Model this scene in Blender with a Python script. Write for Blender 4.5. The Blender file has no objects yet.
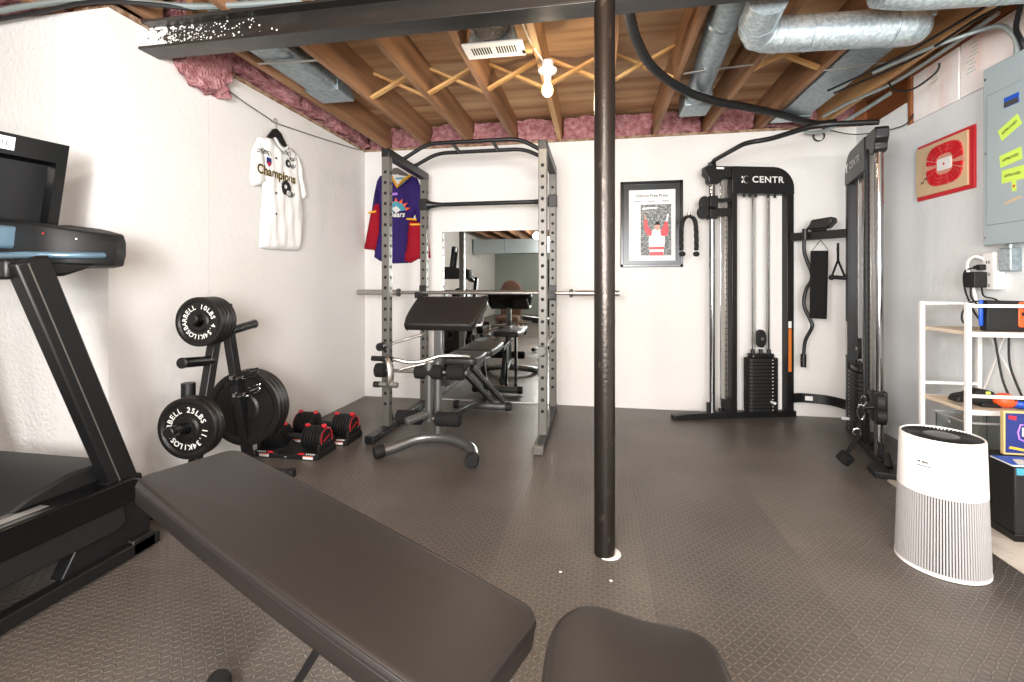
import bpy, math, random
from mathutils import Vector as V, Matrix, noise
random.seed(4)
PI = math.pi
sc = bpy.context.scene
COL = sc.collection

# ------------------------------------------------------------------ helpers
def lin(c):
    return tuple(((x/255)/12.92 if x/255 <= .04045 else ((x/255+.055)/1.055)**2.4) for x in c)

def mat(name, col, rough=.5, metal=0., spec=.5, bump=None, var=None, emit=None, coat=0.):
    m = bpy.data.materials.new(name); m.use_nodes = True
    nt = m.node_tree; b = nt.nodes['Principled BSDF']
    c = lin(col)
    b.inputs['Base Color'].default_value = (*c, 1)
    b.inputs['Roughness'].default_value = rough
    b.inputs['Metallic'].default_value = metal
    b.inputs['Specular IOR Level'].default_value = spec
    b.inputs['Coat Weight'].default_value = coat
    tc = nt.nodes.new('ShaderNodeTexCoord')
    if var:                                     # (scale, colour2, (lo, hi), stretch)
        sca, c2, rng, st = var
        mp = nt.nodes.new('ShaderNodeMapping'); mp.inputs['Scale'].default_value = st
        nt.links.new(tc.outputs['Object'], mp.inputs[0])
        n = nt.nodes.new('ShaderNodeTexNoise'); n.inputs['Scale'].default_value = sca
        n.inputs['Detail'].default_value = 6
        nt.links.new(mp.outputs[0], n.inputs['Vector'])
        r = nt.nodes.new('ShaderNodeValToRGB')
        r.color_ramp.elements[0].position = rng[0]; r.color_ramp.elements[1].position = rng[1]
        r.color_ramp.elements[0].color = (*c, 1); r.color_ramp.elements[1].color = (*lin(c2), 1)
        nt.links.new(n.outputs['Fac'], r.inputs[0]); nt.links.new(r.outputs[0], b.inputs['Base Color'])
    if bump:                                    # (scale, strength, distance)
        n2 = nt.nodes.new('ShaderNodeTexNoise'); n2.inputs['Scale'].default_value = bump[0]
        n2.inputs['Detail'].default_value = 5
        nt.links.new(tc.outputs['Object'], n2.inputs['Vector'])
        bp = nt.nodes.new('ShaderNodeBump'); bp.inputs['Strength'].default_value = bump[1]
        bp.inputs['Distance'].default_value = bump[2]
        nt.links.new(n2.outputs['Fac'], bp.inputs['Height']); nt.links.new(bp.outputs[0], b.inputs['Normal'])
    if emit:
        b.inputs['Emission Color'].default_value = (*lin(emit[0]), 1); b.inputs['Emission Strength'].default_value = emit[1]
    return m

def wood(name, c1, c2, axis='y', sc_=9.):
    st = {'x': (.12, 1.6, 1.6), 'y': (1.6, .12, 1.6), 'z': (1.6, 1.6, .12)}[axis]
    m = mat(name, c1, .62, 0, .3, None, (sc_, c2, (.33, .68), st))
    nt = m.node_tree
    w = nt.nodes.new('ShaderNodeTexNoise'); w.inputs['Scale'].default_value = sc_*5; w.inputs['Detail'].default_value = 3
    mp = [n for n in nt.nodes if n.type == 'MAPPING'][0]
    nt.links.new(mp.outputs[0], w.inputs['Vector'])
    bp = nt.nodes.new('ShaderNodeBump'); bp.inputs['Strength'].default_value = .25; bp.inputs['Distance'].default_value = .01
    nt.links.new(w.outputs['Fac'], bp.inputs['Height'])
    nt.links.new(bp.outputs[0], nt.nodes['Principled BSDF'].inputs['Normal'])
    return m

def perp(a):
    a = V(a).normalized()
    u = V((0, 0, 1)).cross(a)
    if u.length < 1e-4: u = V((1, 0, 0))
    u.normalize(); return u, a.cross(u).normalized()

def spl(pts, k=8, closed=False):
    P = [V(p) for p in pts]; n = len(P); out = []
    for i in range(n if closed else n-1):
        g = (lambda j: P[j % n]) if closed else (lambda j: P[max(0, min(n-1, j))])
        a, b, c, d = g(i-1), g(i), g(i+1), g(i+2)
        for s in range(k):
            t = s/k
            out.append(.5*((2*b)+(c-a)*t+(2*a-5*b+4*c-d)*t*t+(3*b-a-3*c+d)*t**3))
    if not closed: out.append(P[-1])
    return out

def fillet(pts, r, k=5):
    P = [V(p) for p in pts]; out = [P[0]]
    for i in range(1, len(P)-1):
        a, b, c = P[i-1], P[i], P[i+1]
        d1, d2 = (a-b), (c-b)
        rr = min(r, d1.length*.45, d2.length*.45)
        p, q = b+d1.normalized()*rr, b+d2.normalized()*rr
        for s in range(k+1):
            t = s/k; out.append((1-t)**2*p+2*t*(1-t)*b+t*t*q)
    out.append(P[-1]); return out

class MB:
    def __init__(s): s.v = []; s.f = []; s.mi = []; s.m = 0
    def face(s, *idx): s.f.append(idx); s.mi.append(s.m)
    def add(s, vs, fs):
        o = len(s.v); s.v += [V(p) for p in vs]
        for f in fs: s.f.append(tuple(i+o for i in f)); s.mi.append(s.m)
        return s
    def bx(s, x0, x1, y0, y1, z0, z1):
        return s.add([(x0,y0,z0),(x1,y0,z0),(x1,y1,z0),(x0,y1,z0),(x0,y0,z1),(x1,y0,z1),(x1,y1,z1),(x0,y1,z1)],
              [(3,2,1,0),(4,5,6,7),(0,1,5,4),(1,2,6,5),(2,3,7,6),(3,0,4,7)])
    def obx(s, c, ax, ay, az, sx, sy, sz):
        c, ax, ay, az = V(c), V(ax).normalized()*sx/2, V(ay).normalized()*sy/2, V(az).normalized()*sz/2
        vs = [c+i*ax+j*ay+k*az for k in (-1,1) for i, j in ((-1,-1),(1,-1),(1,1),(-1,1))]
        return s.add(vs, [(3,2,1,0),(4,5,6,7),(0,1,5,4),(1,2,6,5),(2,3,7,6),(3,0,4,7)])
    def bar(s, p0, p1, w, h, up=(0,0,1)):
        p0, p1 = V(p0), V(p1); a = (p1-p0)
        x = a.cross(V(up)).normalized(); z = x.cross(a).normalized()
        return s.obx((p0+p1)/2, x, a, z, w, a.length, h)
    def cyl(s, p0, p1, r0, r1=None, n=20, caps=True):
        p0, p1 = V(p0), V(p1); r1 = r0 if r1 is None else r1
        u, w = perp(p1-p0); vs = []
        for p, r in ((p0, r0), (p1, r1)):
            for i in range(n):
                t = 2*PI*i/n; vs.append(p+(u*math.cos(t)+w*math.sin(t))*r)
        fs = [(i, (i+1) % n, n+(i+1) % n, n+i) for i in range(n)]
        if caps: fs += [tuple(range(n))[::-1], tuple(range(n, 2*n))]
        return s.add(vs, fs)
    def lathe(s, prof, o, ax, n=28, closed=False):       # prof: (radius, height along axis)
        o = V(o); a = V(ax).normalized(); u, w = perp(a); vs = []; fs = []
        for r, h in prof:
            for i in range(n):
                t = 2*PI*i/n; vs.append(o+a*h+(u*math.cos(t)+w*math.sin(t))*max(r, 1e-5))
        K = len(prof)
        for k in range(K if closed else K-1):
            k2 = (k+1) % K
            for i in range(n):
                fs.append((k*n+i, k*n+(i+1) % n, k2*n+(i+1) % n, k2*n+i))
        if not closed:
            fs += [tuple(range(n))[::-1], tuple(range((K-1)*n, K*n))]
        return s.add(vs, fs)
    def tube(s, pts, r, n=10, closed=False, flat=None):
        P = [V(p) for p in pts]; m = len(P); vs = []; fs = []
        T = []
        for i in range(m):
            a = P[(i-1) % m] if closed else P[max(0, i-1)]; b = P[(i+1) % m] if closed else P[min(m-1, i+1)]
            T.append((b-a).normalized())
        u, w = perp(T[0])
        for i in range(m):
            u = (u-T[i]*u.dot(T[i])).normalized(); w = T[i].cross(u)
            ri = r[i] if isinstance(r, (list, tuple)) else r
            for k in range(n):
                t = 2*PI*k/n; vs.append(P[i]+(u*math.cos(t)+w*math.sin(t)*(flat or 1))*ri)
        for i in range(m if closed else m-1):
            j = (i+1) % m
            for k in range(n):
                fs.append((i*n+k, i*n+(k+1) % n, j*n+(k+1) % n, j*n+k))
        if not closed: fs += [tuple(range(n))[::-1], tuple(range((m-1)*n, m*n))]
        return s.add(vs, fs)
    def prism(s, poly, o, ax, ay, d):                    # poly in (ax, ay), extruded along vector d
        o, ax, ay, d = V(o), V(ax), V(ay), V(d); n = len(poly)
        vs = [o+ax*x+ay*y for x, y in poly]; vs += [p+d for p in vs]
        fs = [tuple(range(n))[::-1], tuple(range(n, 2*n))]+[(i, (i+1) % n, n+(i+1) % n, n+i) for i in range(n)]
        return s.add(vs, fs)
    def pad(s, poly, th, r, o, ax, ay, az, steps=5, crown=.012):   # cushion: rounded rim, slightly crowned top
        o, ax, ay, az = V(o), V(ax), V(ay), V(az); n = len(poly)
        P = [V((x, y, 0)) for x, y in poly]; N = []
        for i in range(n):
            t = (P[(i+1) % n]-P[i-1]).normalized(); N.append(V((t.y, -t.x, 0)))
        if sum(P[i-1].x*P[i].y-P[i].x*P[i-1].y for i in range(n)) < 0: N = [-k for k in N]
        cen = sum(P, V((0,0,0)))/n
        prof = [(r*.8, 0), (0.15*r, .15*r), (0, r*.5)]
        for k in range(steps+1):
            t = k/steps*PI/2; prof.append((r*(1-math.cos(t)), th-r+r*math.sin(t)))
        rings = [[p-q*a for p, q in zip(P, N)]+[h] for a, h in prof]
        last = rings[-1]
        for f, g in ((.75, .55), (.4, .9), (.08, 1.)):
            rings.append([cen+(p-cen)*f for p in last[:n]]+[th+crown*g])
        vs = []
        for R in rings:
            for p in R[:n]: vs.append(o+ax*p.x+ay*p.y+az*R[n])
        fs = [(k*n+i, k*n+(i+1) % n, (k+1)*n+(i+1) % n, (k+1)*n+i) for k in range(len(rings)-1) for i in range(n)]
        K = len(rings); fs += [tuple(range(n))[::-1], tuple(range((K-1)*n, K*n))]
        return s.add(vs, fs)
    def ball(s, c, r, n=14, sq=(1,1,1)):
        prof = [(math.sin(PI*k/n), -math.cos(PI*k/n)) for k in range(n+1)]
        o = len(s.v); s.lathe([(max(a,1e-4), h) for a, h in prof], (0,0,0), (0,0,1), n*2)
        for i in range(o, len(s.v)):
            p = s.v[i]; s.v[i] = V((c[0]+p.x*r*sq[0], c[1]+p.y*r*sq[1], c[2]+p.z*r*sq[2]))
        return s
    def grid(s, fn, nu, nv):
        vs = [fn(i/nu, j/nv) for j in range(nv+1) for i in range(nu+1)]; w = nu+1
        return s.add(vs, [(j*w+i, j*w+i+1, (j+1)*w+i+1, (j+1)*w+i) for j in range(nv) for i in range(nu)])
    def build(s, name, m, parent=None, bevel=0, ang=35, solid=0, seg=2):
        me = bpy.data.meshes.new(name)
        off = V((0,0,0)); q = parent
        while q is not None: off += q.location; q = q.parent
        me.from_pydata([tuple(p-off) for p in s.v], [], s.f); me.validate()
        ms = m if isinstance(m, (list, tuple)) else [m]
        for k in ms: me.materials.append(k)
        if len(ms) > 1:
            for p, i in zip(me.polygons, s.mi): p.material_index = i
        import bmesh
        b = bmesh.new(); b.from_mesh(me); bmesh.ops.recalc_face_normals(b, faces=b.faces); b.to_mesh(me); b.free()
        for p in me.polygons: p.use_smooth = True
        me.set_sharp_from_angle(angle=math.radians(ang))
        o = bpy.data.objects.new(name, me); COL.objects.link(o); o.parent = parent
        if solid:
            k = o.modifiers.new('s', 'SOLIDIFY'); k.thickness = solid; k.offset = 0
        if bevel:
            k = o.modifiers.new('b', 'BEVEL'); k.width = bevel; k.segments = seg; k.limit_method = 'ANGLE'; k.angle_limit = .6
        return o

def tag(o, label, cat, group=None, kind=None):
    o['label'] = label; o['category'] = cat
    if group: o['group'] = group
    if kind: o['kind'] = kind
    return o
def thing(name, loc, label, cat, group=None):
    o = bpy.data.objects.new(name, None); COL.objects.link(o); o.location = loc; o.empty_display_size = .05
    return tag(o, label, cat, group)
def struct(name, mb, m, **k):
    o = mb.build(name, m, None, **k); o['kind'] = 'structure'; return o
def dup(root, loc, rz=0, label=None, group=None):
    r = root.copy(); COL.objects.link(r); r.location = loc; r.rotation_euler = (0, 0, rz)
    if label: r['label'] = label
    if group: r['group'] = group
    for ch in list(root.children):
        c = ch.copy(); COL.objects.link(c); c.parent = r
        for g in ch.children:
            d = g.copy(); COL.objects.link(d); d.parent = c
    return r
def text_mesh(body, size, bold=.0, spacing=1., align='CENTER', shear=0):
    cu = bpy.data.curves.new('t', 'FONT'); cu.body = body; cu.size = size; cu.offset = bold*size
    cu.space_character = spacing; cu.align_x = align; cu.align_y = 'CENTER'; cu.shear = shear; cu.resolution_u = 3
    o = bpy.data.objects.new('t', cu); COL.objects.link(o)
    dg = bpy.context.evaluated_depsgraph_get(); dg.update()
    me = bpy.data.meshes.new_from_object(o.evaluated_get(dg))
    vs = [v.co.copy() for v in me.vertices]; fs = [tuple(p.vertices) for p in me.polygons]
    bpy.data.objects.remove(o); bpy.data.meshes.remove(me); bpy.data.curves.remove(cu)
    return vs, fs
def put_text(mb, body, size, o, ax, ay, fx=1., **k):
    vs, fs = text_mesh(body, size, **k); o, ax, ay = V(o), V(ax).normalized(), V(ay).normalized()
    mb.add([o+ax*p.x*fx+ay*p.y for p in vs], fs); return mb
def ring_text(mb, body, size, R, c, ax, ay, start, step, bold=.02):
    c, ax, ay = V(c), V(ax).normalized(), V(ay).normalized()
    for i, ch in enumerate(body):
        if ch == ' ': continue
        t = start-i*step; rad = ax*math.cos(t)+ay*math.sin(t); tan = ax*math.sin(t)-ay*math.cos(t)
        put_text(mb, ch, size, c+rad*R, tan, rad, bold=bold)
    return mb
def rrect(w, h, r, n=5, cx=0, cy=0):
    out = []
    for sx, sy, a0 in ((1,1,0),(-1,1,90),(-1,-1,180),(1,-1,270)):
        for k in range(n+1):
            a = math.radians(a0+90*k/n); out.append((cx+sx*(w/2-r)+r*math.cos(a), cy+sy*(h/2-r)+r*math.sin(a)))
    return out
def circ(r, n=24, cx=0, cy=0, sy=1): return [(cx+r*math.cos(2*PI*i/n), cy+sy*r*math.sin(2*PI*i/n)) for i in range(n)]

# camera model of the place (a level camera 1.12 m up with the lens shifted up)
F, H = 470., 1.12
PSI = math.atan(84/F)
cam = bpy.data.cameras.new('camera'); co = bpy.data.objects.new('camera', cam); COL.objects.link(co)
co.location = (0, 0, H); co.rotation_euler = (PI/2, 0, PSI)
cam.sensor_width = 36; cam.lens = F/1024*36; cam.shift_y = -58/1024; cam.clip_start = .02
sc.camera = co

# ------------------------------------------------------------------ materials
M = {}
M['paint'] = mat('white_painted_concrete', (225,223,220), .75, 0, .3, (30, .4, .007), (1.1, (218,214,208), (.35,.75), (1,1,1)))
M['paint_r'] = mat('grey_white_painted_concrete', (232,235,235), .75, 0, .3, (30, .4, .006), (1.6, (222,225,225), (.35,.72), (1,1,1)))
M['paint_rough'] = mat('rough_white_painted_concrete', (222,220,217), .8, 0, .3, (60, .7, .010), (1.1, (214,211,206), (.35,.75), (1,1,1)))
M['far_wall'] = mat('grey_green_far_wall', (150,158,152), .8)
M['strip'] = mat('painted_concrete_floor', (205,196,184), .8, 0, .3, (30,.4,.01), (6, (176,166,152), (.4,.7), (1,1,1)))
M['deck'] = wood('plywood_deck', (214,178,136), (156,114,78), 'x', 5)
M['joist'] = wood('old_joist_wood', (168,126,92), (112,80,56), 'y', 8)
M['joist_light'] = wood('fresh_joist_wood', (206,164,116), (172,126,82), 'y', 8)
M['brace'] = wood('pale_brace_wood', (214,170,112), (182,136,82), 'x', 9)
M['pink'] = mat('pink_fibreglass', (178,112,116), .95, 0, .1, (70, 1., .05), (22, (228,172,174), (.35,.68), (1,1,1)))
M['rust'] = mat('crumbly_sill_mortar', (176,150,126), .9, 0, .2, (60,1.,.02), (16, (128,92,68), (.4,.65), (1,1,1)))
M['steel_beam'] = mat('black_painted_steel', (40,38,36), .30, .3, .5, (25,.25,.004), (3.2, (84,79,74), (.5,.8), (.4,1,1)))
M['post'] = mat('glossy_black_post', (58,53,49), .30, .8, .6, (70,.35,.004), (30,(104,96,88),(.62,.75),(1,1,.4)))
M['galv'] = mat('galvanised_sheet', (170,182,187), .38, .75, .5, (30,.16,.005), (60, (206,217,221), (.40,.64), (1,1,1)))
M['galv_dull'] = mat('dull_galvanised', (140,152,157), .42, .7, .5, (40,.12,.004), (40, (166,178,183), (.38,.66), (1,1,1)))
M['black'] = mat('black_powder_coat', (17,17,18), .42)
M['black_matte'] = mat('matte_black_plastic', (15,15,15), .6)
M['black_gloss'] = mat('gloss_black_plastic', (11,11,12), .18)
M['leather'] = mat('black_vinyl', (30,27,26), .42, 0, .5, (240,.14,.002))
M['vinyl_bench'] = mat('matte_black_vinyl', (31,27,25), .40, 0, .5, (260,.12,.002))
M['foam'] = mat('black_foam', (21,20,20), .85, 0, .3, (300,.3,.002))
M['rubber'] = mat('black_rubber', (15,15,15), .7)
M['iron'] = mat('black_cast_iron', (27,25,24), .42, .3, .5, (90,.5,.003))
M['rackgrey'] = mat('silver_grey_rack_paint', (104,101,95), .42, .3, .5, (120,.15,.001))
M['gunmetal'] = mat('gunmetal_tube', (112,112,110), .3, .7, .5)
M['chrome'] = mat('chrome', (168,168,170), .13, 1.)
M['satin'] = mat('satin_steel', (176,172,166), .32, .9)
M['hole'] = mat('dark_hole', (14,13,13), .8)
M['white'] = mat('white_plastic', (236,234,230), .4)
M['white_metal'] = mat('white_enamel_metal', (238,236,232), .35)
M['paper'] = mat('white_paper', (232,232,230), .7)
M['letter'] = mat('white_lettering', (216,213,208), .6)
M['ink'] = mat('black_ink', (26,26,28), .7)
M['red'] = mat('red_plastic', (205,32,44), .4)
M['redcloth'] = mat('red_jersey_cloth', (150,18,36), .8, 0, .2, (300,.2,.002))
M['purple'] = mat('purple_jersey_cloth', (48,32,94), .8, 0, .2, (300,.2,.002))
M['yellow'] = mat('yellow_trim', (240,178,52), .7)
M['orange'] = mat('orange_plastic', (238,92,40), .45)
M['orange_label'] = mat('orange_label', (206,112,34), .6)
M['teal'] = mat('teal_print', (70,150,170), .7)
M['blue'] = mat('blue_plastic', (30,84,190), .4)
M['navy'] = mat('navy_box_print', (28,44,112), .5)
M['lilac'] = mat('lilac_print', (170,120,210), .6)
M['gold'] = mat('gold_print', (200,176,120), .6)
M['cloth_white'] = mat('white_jersey_cloth', (236,235,232), .85, 0, .2, (220,.25,.003))
M['panelgrey'] = mat('grey_enamel_panel', (164,178,181), .45, .1, .5, None, (2,(172,186,189),(.3,.7),(1,1,1)))
M['lime'] = mat('lime_sticker', (206,236,96), .6)
M['tan'] = mat('tan_board', (214,184,146), .6)
M['shelfwood'] = wood('pale_shelf_board', (222,206,184), (204,184,158), 'y', 6)
M['fin'] = mat('pale_grey_fin', (166,164,163), .5)
M['findark'] = mat('dark_gap', (52,50,50), .7)
M['glass'] = mat('clear_glass', (240,245,245), .05)
M['glass'].node_tree.nodes['Principled BSDF'].inputs['Transmission Weight'].default_value = 1
M['mirror'] = mat('mirror_silver', (228,232,230), .0, 1.)
M['screen'] = mat('dark_screen', (16,17,19), .12)
M['bluegrey'] = mat('blue_grey_gloss', (98,124,140), .22, .3)
M['cable_w'] = mat('white_cable', (222,216,206), .5)
M['conduit'] = mat('grey_conduit', (150,160,160), .4, .5)
M['hose'] = mat('black_corrugated_hose', (11,11,12), .6)
M['pic_bg'] = mat('dark_crowd_print', (96,104,104), .6, 0, .3, None, (60,(170,170,166),(.45,.6),(1,1,1)))
M['skin'] = mat('printed_skin', (206,160,136), .6)
M['framematte'] = mat('dark_mat_board', (24,26,29), .25)
M['brownchair'] = mat('brown_upholstery', (92,66,54), .8)
M['cardboard'] = mat('pale_insulating_board', (250,246,243), .7, 0, .3, None, (5,(240,214,206),(.45,.7),(1,1,.4)))
M['brownwood'] = wood('brown_rim_wood', (168,108,66), (120,74,44), 'y', 7)
M['bulb'] = mat('lit_bulb', (255,240,205), .4, emit=((255,205,130), 9.))
M['duct_insul'] = mat('grey_flex_duct', (120,112,104), .6, .4, .5, (30,1.,.03), (18,(170,160,150),(.4,.7),(1,1,1)))

def floor_mat():
    m = bpy.data.materials.new('diamond_tread_rubber'); m.use_nodes = True; nt = m.node_tree
    b = nt.nodes['Principled BSDF']; L = nt.links
    def N(op, a, b_=None, c_=None):
        n = nt.nodes.new('ShaderNodeMath'); n.operation = op
        for i, x in enumerate((a, b_, c_)):
            if x is None: continue
            if isinstance(x, (int, float)): n.inputs[i].default_value = x
            else: L.new(x, n.inputs[i])
        return n.outputs[0]
    tc = nt.nodes.new('ShaderNodeTexCoord'); sp = nt.nodes.new('ShaderNodeSeparateXYZ'); L.new(tc.outputs['Object'], sp.inputs[0])
    k = 1/.0195
    # turn the grid a little on every other 0.61 m mat
    wob = nt.nodes.new('ShaderNodeTexNoise'); wob.inputs['Scale'].default_value = 9; wob.inputs['Detail'].default_value = 4
    L.new(tc.outputs['Object'], wob.inputs['Vector'])
    ws = nt.nodes.new('ShaderNodeSeparateColor'); L.new(wob.outputs['Color'], ws.inputs[0])
    px = N('ADD', N('MULTIPLY', sp.outputs[0], k), N('MULTIPLY', ws.outputs[0], 1.3)); py = N('ADD', N('MULTIPLY', sp.outputs[1], k), N('MULTIPLY', ws.outputs[1], 1.3))
    fx, fy = N('SUBTRACT', N('FRACT', px), .5), N('SUBTRACT', N('FRACT', py), .5)
    par = N('MODULO', N('ABSOLUTE', N('ADD', N('FLOOR', px), N('FLOOR', py))), 2.)
    a = N('MULTIPLY', N('ADD', fx, fy), .7071); c = N('MULTIPLY', N('SUBTRACT', fx, fy), .7071)
    def mix(x, y): return N('ADD', N('MULTIPLY', x, par), N('MULTIPLY', y, N('SUBTRACT', 1., par)))
    u, w = mix(a, c), mix(c, a)
    d = N('ADD', N('POWER', N('ABSOLUTE', N('DIVIDE', u, .60)), 2.), N('POWER', N('ABSOLUTE', N('DIVIDE', w, .125)), 2.))
    h = N('MAXIMUM', N('SUBTRACT', 1., d), 0.)
    h = N('POWER', h, .5)
    fine = nt.nodes.new('ShaderNodeTexNoise'); fine.inputs['Scale'].default_value = 420
    L.new(tc.outputs['Object'], fine.inputs['Vector'])
    hh = N('ADD', h, N('MULTIPLY', fine.outputs['Fac'], .12))
    bp = nt.nodes.new('ShaderNodeBump'); bp.inputs['Strength'].default_value = .9; bp.inputs['Distance'].default_value = .0034
    L.new(hh, bp.inputs['Height']); L.new(bp.outputs[0], b.inputs['Normal'])
    # scuffs: dusty worn patches
    n = nt.nodes.new('ShaderNodeTexNoise'); n.inputs['Scale'].default_value = 1.6; n.inputs['Detail'].default_value = 7
    L.new(tc.outputs['Object'], n.inputs['Vector'])
    r = nt.nodes.new('ShaderNodeValToRGB'); r.color_ramp.elements[0].position = .3; r.color_ramp.elements[1].position = .75
    r.color_ramp.elements[0].color = (*lin((70,65,60)), 1); r.color_ramp.elements[1].color = (*lin((98,91,84)), 1)
    L.new(n.outputs['Fac'], r.inputs[0])
    mx = nt.nodes.new('ShaderNodeMix'); mx.data_type = 'RGBA'
    L.new(N('MULTIPLY', h, .5), mx.inputs[0]); L.new(r.outputs[0], mx.inputs[6]); mx.inputs[7].default_value = (*lin((142,131,119)), 1)  # tread lozenges painted paler to imitate glints on the ridges
    L.new(mx.outputs[2], b.inputs['Base Color'])
    # mats 0.61 m square, each a little different in wear, with fine seams between
    T = .61
    tx, ty = N('DIVIDE', N('ADD', sp.outputs[0], 10.17), T), N('DIVIDE', N('ADD', sp.outputs[1], 10.03), T)
    cb = nt.nodes.new('ShaderNodeCombineXYZ'); L.new(N('FLOOR', tx), cb.inputs[0]); L.new(N('FLOOR', ty), cb.inputs[1])
    wn = nt.nodes.new('ShaderNodeTexWhiteNoise'); wn.noise_dimensions = '2D'; L.new(cb.outputs[0], wn.inputs['Vector'])
    ex_ = N('ABSOLUTE', N('SUBTRACT', N('FRACT', tx), .5)); ey_ = N('ABSOLUTE', N('SUBTRACT', N('FRACT', ty), .5))
    seam_ = N('GREATER_THAN', N('MAXIMUM', ex_, ey_), .4965)
    fac = N('MULTIPLY', N('ADD', .86, N('MULTIPLY', wn.outputs['Value'], .30)), N('SUBTRACT', 1., N('MULTIPLY', seam_, .15)))
    vm = nt.nodes.new('ShaderNodeVectorMath'); vm.operation = 'SCALE'; L.new(mx.outputs[2], vm.inputs[0]); L.new(fac, vm.inputs['Scale'])
    L.new(vm.outputs[0], b.inputs['Base Color'])
    L.new(N('ADD', .32, N('MULTIPLY', wn.outputs['Value'], .10)), b.inputs['Roughness']); b.inputs['Specular IOR Level'].default_value = .45
    return m
M['floor'] = floor_mat()

# ------------------------------------------------------------------ room shell
XL, XR, YB, YN = -2.254, 2.12, 4.33, -8.0
ZW, ZJ, ZD = 2.415, 2.435, 2.67
JY = 1.84
struct('floor', MB().prism([(-3.6,YN),(1.62,YN),(1.62,3.0),(1.66,3.04),(XR,3.06),(XR,YB),(XL,YB),(XL,JY),(-3.6,JY)], (0,0,-.012), (1,0,0), (0,1,0), (0,0,.012)), M['floor'])
struct('trim_1', MB().bx(1.62,XR,YN,3.06,-.10,-.006), M['strip'])
struct('wall_back', MB().bx(XL-.2,XR+.2,YB,YB+.2,-.1,ZW), M['paint'])
struct('wall_left', MB().bx(XL-.3,XL,JY,YB,-.1,ZW), M['paint'])
struct('wall_left_return', MB().bx(-3.8,XL-.3,JY,JY+.15,-.1,ZW), M['paint_rough'])
struct('wall_left_far', MB().bx(-3.8,-3.6,YN,JY,-.1,ZD), M['paint'])
struct('wall_right', MB().bx(XR,XR+.25,YN,YB,-.1,2.205), M['paint_r'])
struct('wall_front', MB().bx(-3.8,XR+.3,YN-.15,YN,-.1,ZD), M['far_wall'])
struct('ceiling', MB().bx(-3.8,XR+.3,YN-.15,YB+.25,ZD,ZD+.03), M['deck'])
# sill, rim and window boards above the foundation walls
struct('trim_2', MB().bx(XL-.2,XR+.2,YB-.015,YB+.14,ZW,ZW+.02), M['rust'])
struct('trim_3', MB().bx(XL-.2,XL+.015,JY,YB,ZW,ZW+.02), M['rust'])
struct('trim_4', MB().bx(XL-.3,XR+.3,YB+.16,YB+.2,ZW+.02,ZD), M['brownwood'])
struct('trim_5', MB().bx(XL-.26,XL-.22,JY,YB+.2,ZW+.02,ZD), M['brownwood'])
struct('trim_6', MB().bx(-3.8,XL-.2,JY+.1,JY+.14,ZW,ZD), M['brownwood'])
struct('trim_7', MB().bx(XR+.16,XR+.2,YN,YB+.2,2.2,ZD), M['brownwood'])

struct('trim_9', MB().bx(XL-.001,XL+.0012,2.410,2.415,.2,2.2), mat('wall_seam',(206,200,192),.8))
# window over the right wall, blocked with white boards
w1 = MB().bx(XR+.02,XR+.06,2.2,3.66,2.205,2.545).build('window_1', M['paint_r'], None); w1['kind'] = 'structure'
fr = MB()
fr.bx(XR-.01,XR+.05,3.63,3.66,2.205,2.56); fr.bx(XR-.01,XR+.05,2.2,3.66,2.53,2.56); fr.bx(XR-.01,XR+.05,2.2,2.23,2.205,2.56)
fr.build('window_frame', M['brownwood'], w1)
b1 = MB().bx(XR+.0,XR+.015,3.215,3.62,2.21,2.525).build('window_board', M['cardboard'], w1, bevel=.003)
b2 = MB().bx(XR+.0,XR+.015,2.24,3.20,2.21,2.525).build('window_board', M['cardboard'], w1, bevel=.003)
for y, z, s in ((3.42,2.40,.05),(3.10,2.42,.05),(3.12,2.33,.04)):   # faint printed lines on the boards
    t = MB()
    for k in range(4): t.bx(XR-.001,XR+.0005,y-.035+.01*(k%2),y+.035-.012*(k%3),z+.022*k,z+.022*k+.006)
    t.build('print', mat('faint_green_print', (178,196,188), .7), b1 if y > 3.2 else b2)
# bare block patch in the corner above the right wall
struct('trim_8', MB().prism([(3.68,2.205),(YB,2.205),(YB,2.40),(4.0,2.36),(3.70,2.37)], (XR+.0,0,0), (0,1,0), (0,0,1), (.16,0,0)), M['paint_r'])

# ------------------------------------------------------------------ steel beam and post
bz0, bz1, by0, by1 = 2.29, 2.434, 1.985, 2.10
bt = thing('steel_beam', (0,2.04,bz0), 'black steel I-beam carrying the joists across the room, white paint splashes at left', 'beam')
bm = MB(); ym = (by0+by1)/2
bm.bx(XL-.02,XR+.1,by0,by1,bz0,bz0+.014); bm.bx(XL-.02,XR+.1,by0,by1,bz1-.014,bz1); bm.bx(XL-.02,XR+.1,ym-.006,ym+.006,bz0+.01,bz1-.01)
bm.build('beam_web', M['steel_beam'], bt, bevel=.002)
sp = MB()
for i in range(260):
    o_ = random.uniform(.0066,.0072); x = XL+.01+abs(random.gauss(0,.25)); z = random.uniform(bz0+.02,bz1-.02); r = random.uniform(.0015,.0055)
    sp.add([(x+r*math.cos(t*PI/3)*1.1, ym-o_, z+r*math.sin(t*PI/3)) for t in range(6)], [tuple(range(6))])
for i in range(110):
    o_ = random.uniform(.0073,.0085); x = XL+.005+abs(random.gauss(0,.06)); z = random.uniform(bz0+.012,bz1-.012); r = random.uniform(.005,.012)
    sp.add([(x+r*math.cos(t*PI/3)*1.2, ym-o_, z+r*math.sin(t*PI/3)) for t in range(6)], [tuple(range(6))])
so = sp.build('paint_splash', M['paint'], bt); so['kind'] = 'stuff'; so['label'] = 'white paint flecks on the beam end'
pt = thing('support_post', (.035,1.985,0), 'round black steel support post standing mid floor under the beam', 'post')
MB().cyl((.035,1.985,0),(.035,1.985,bz0-.008),.043,n=32).build('pole', M['post'], pt)
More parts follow.
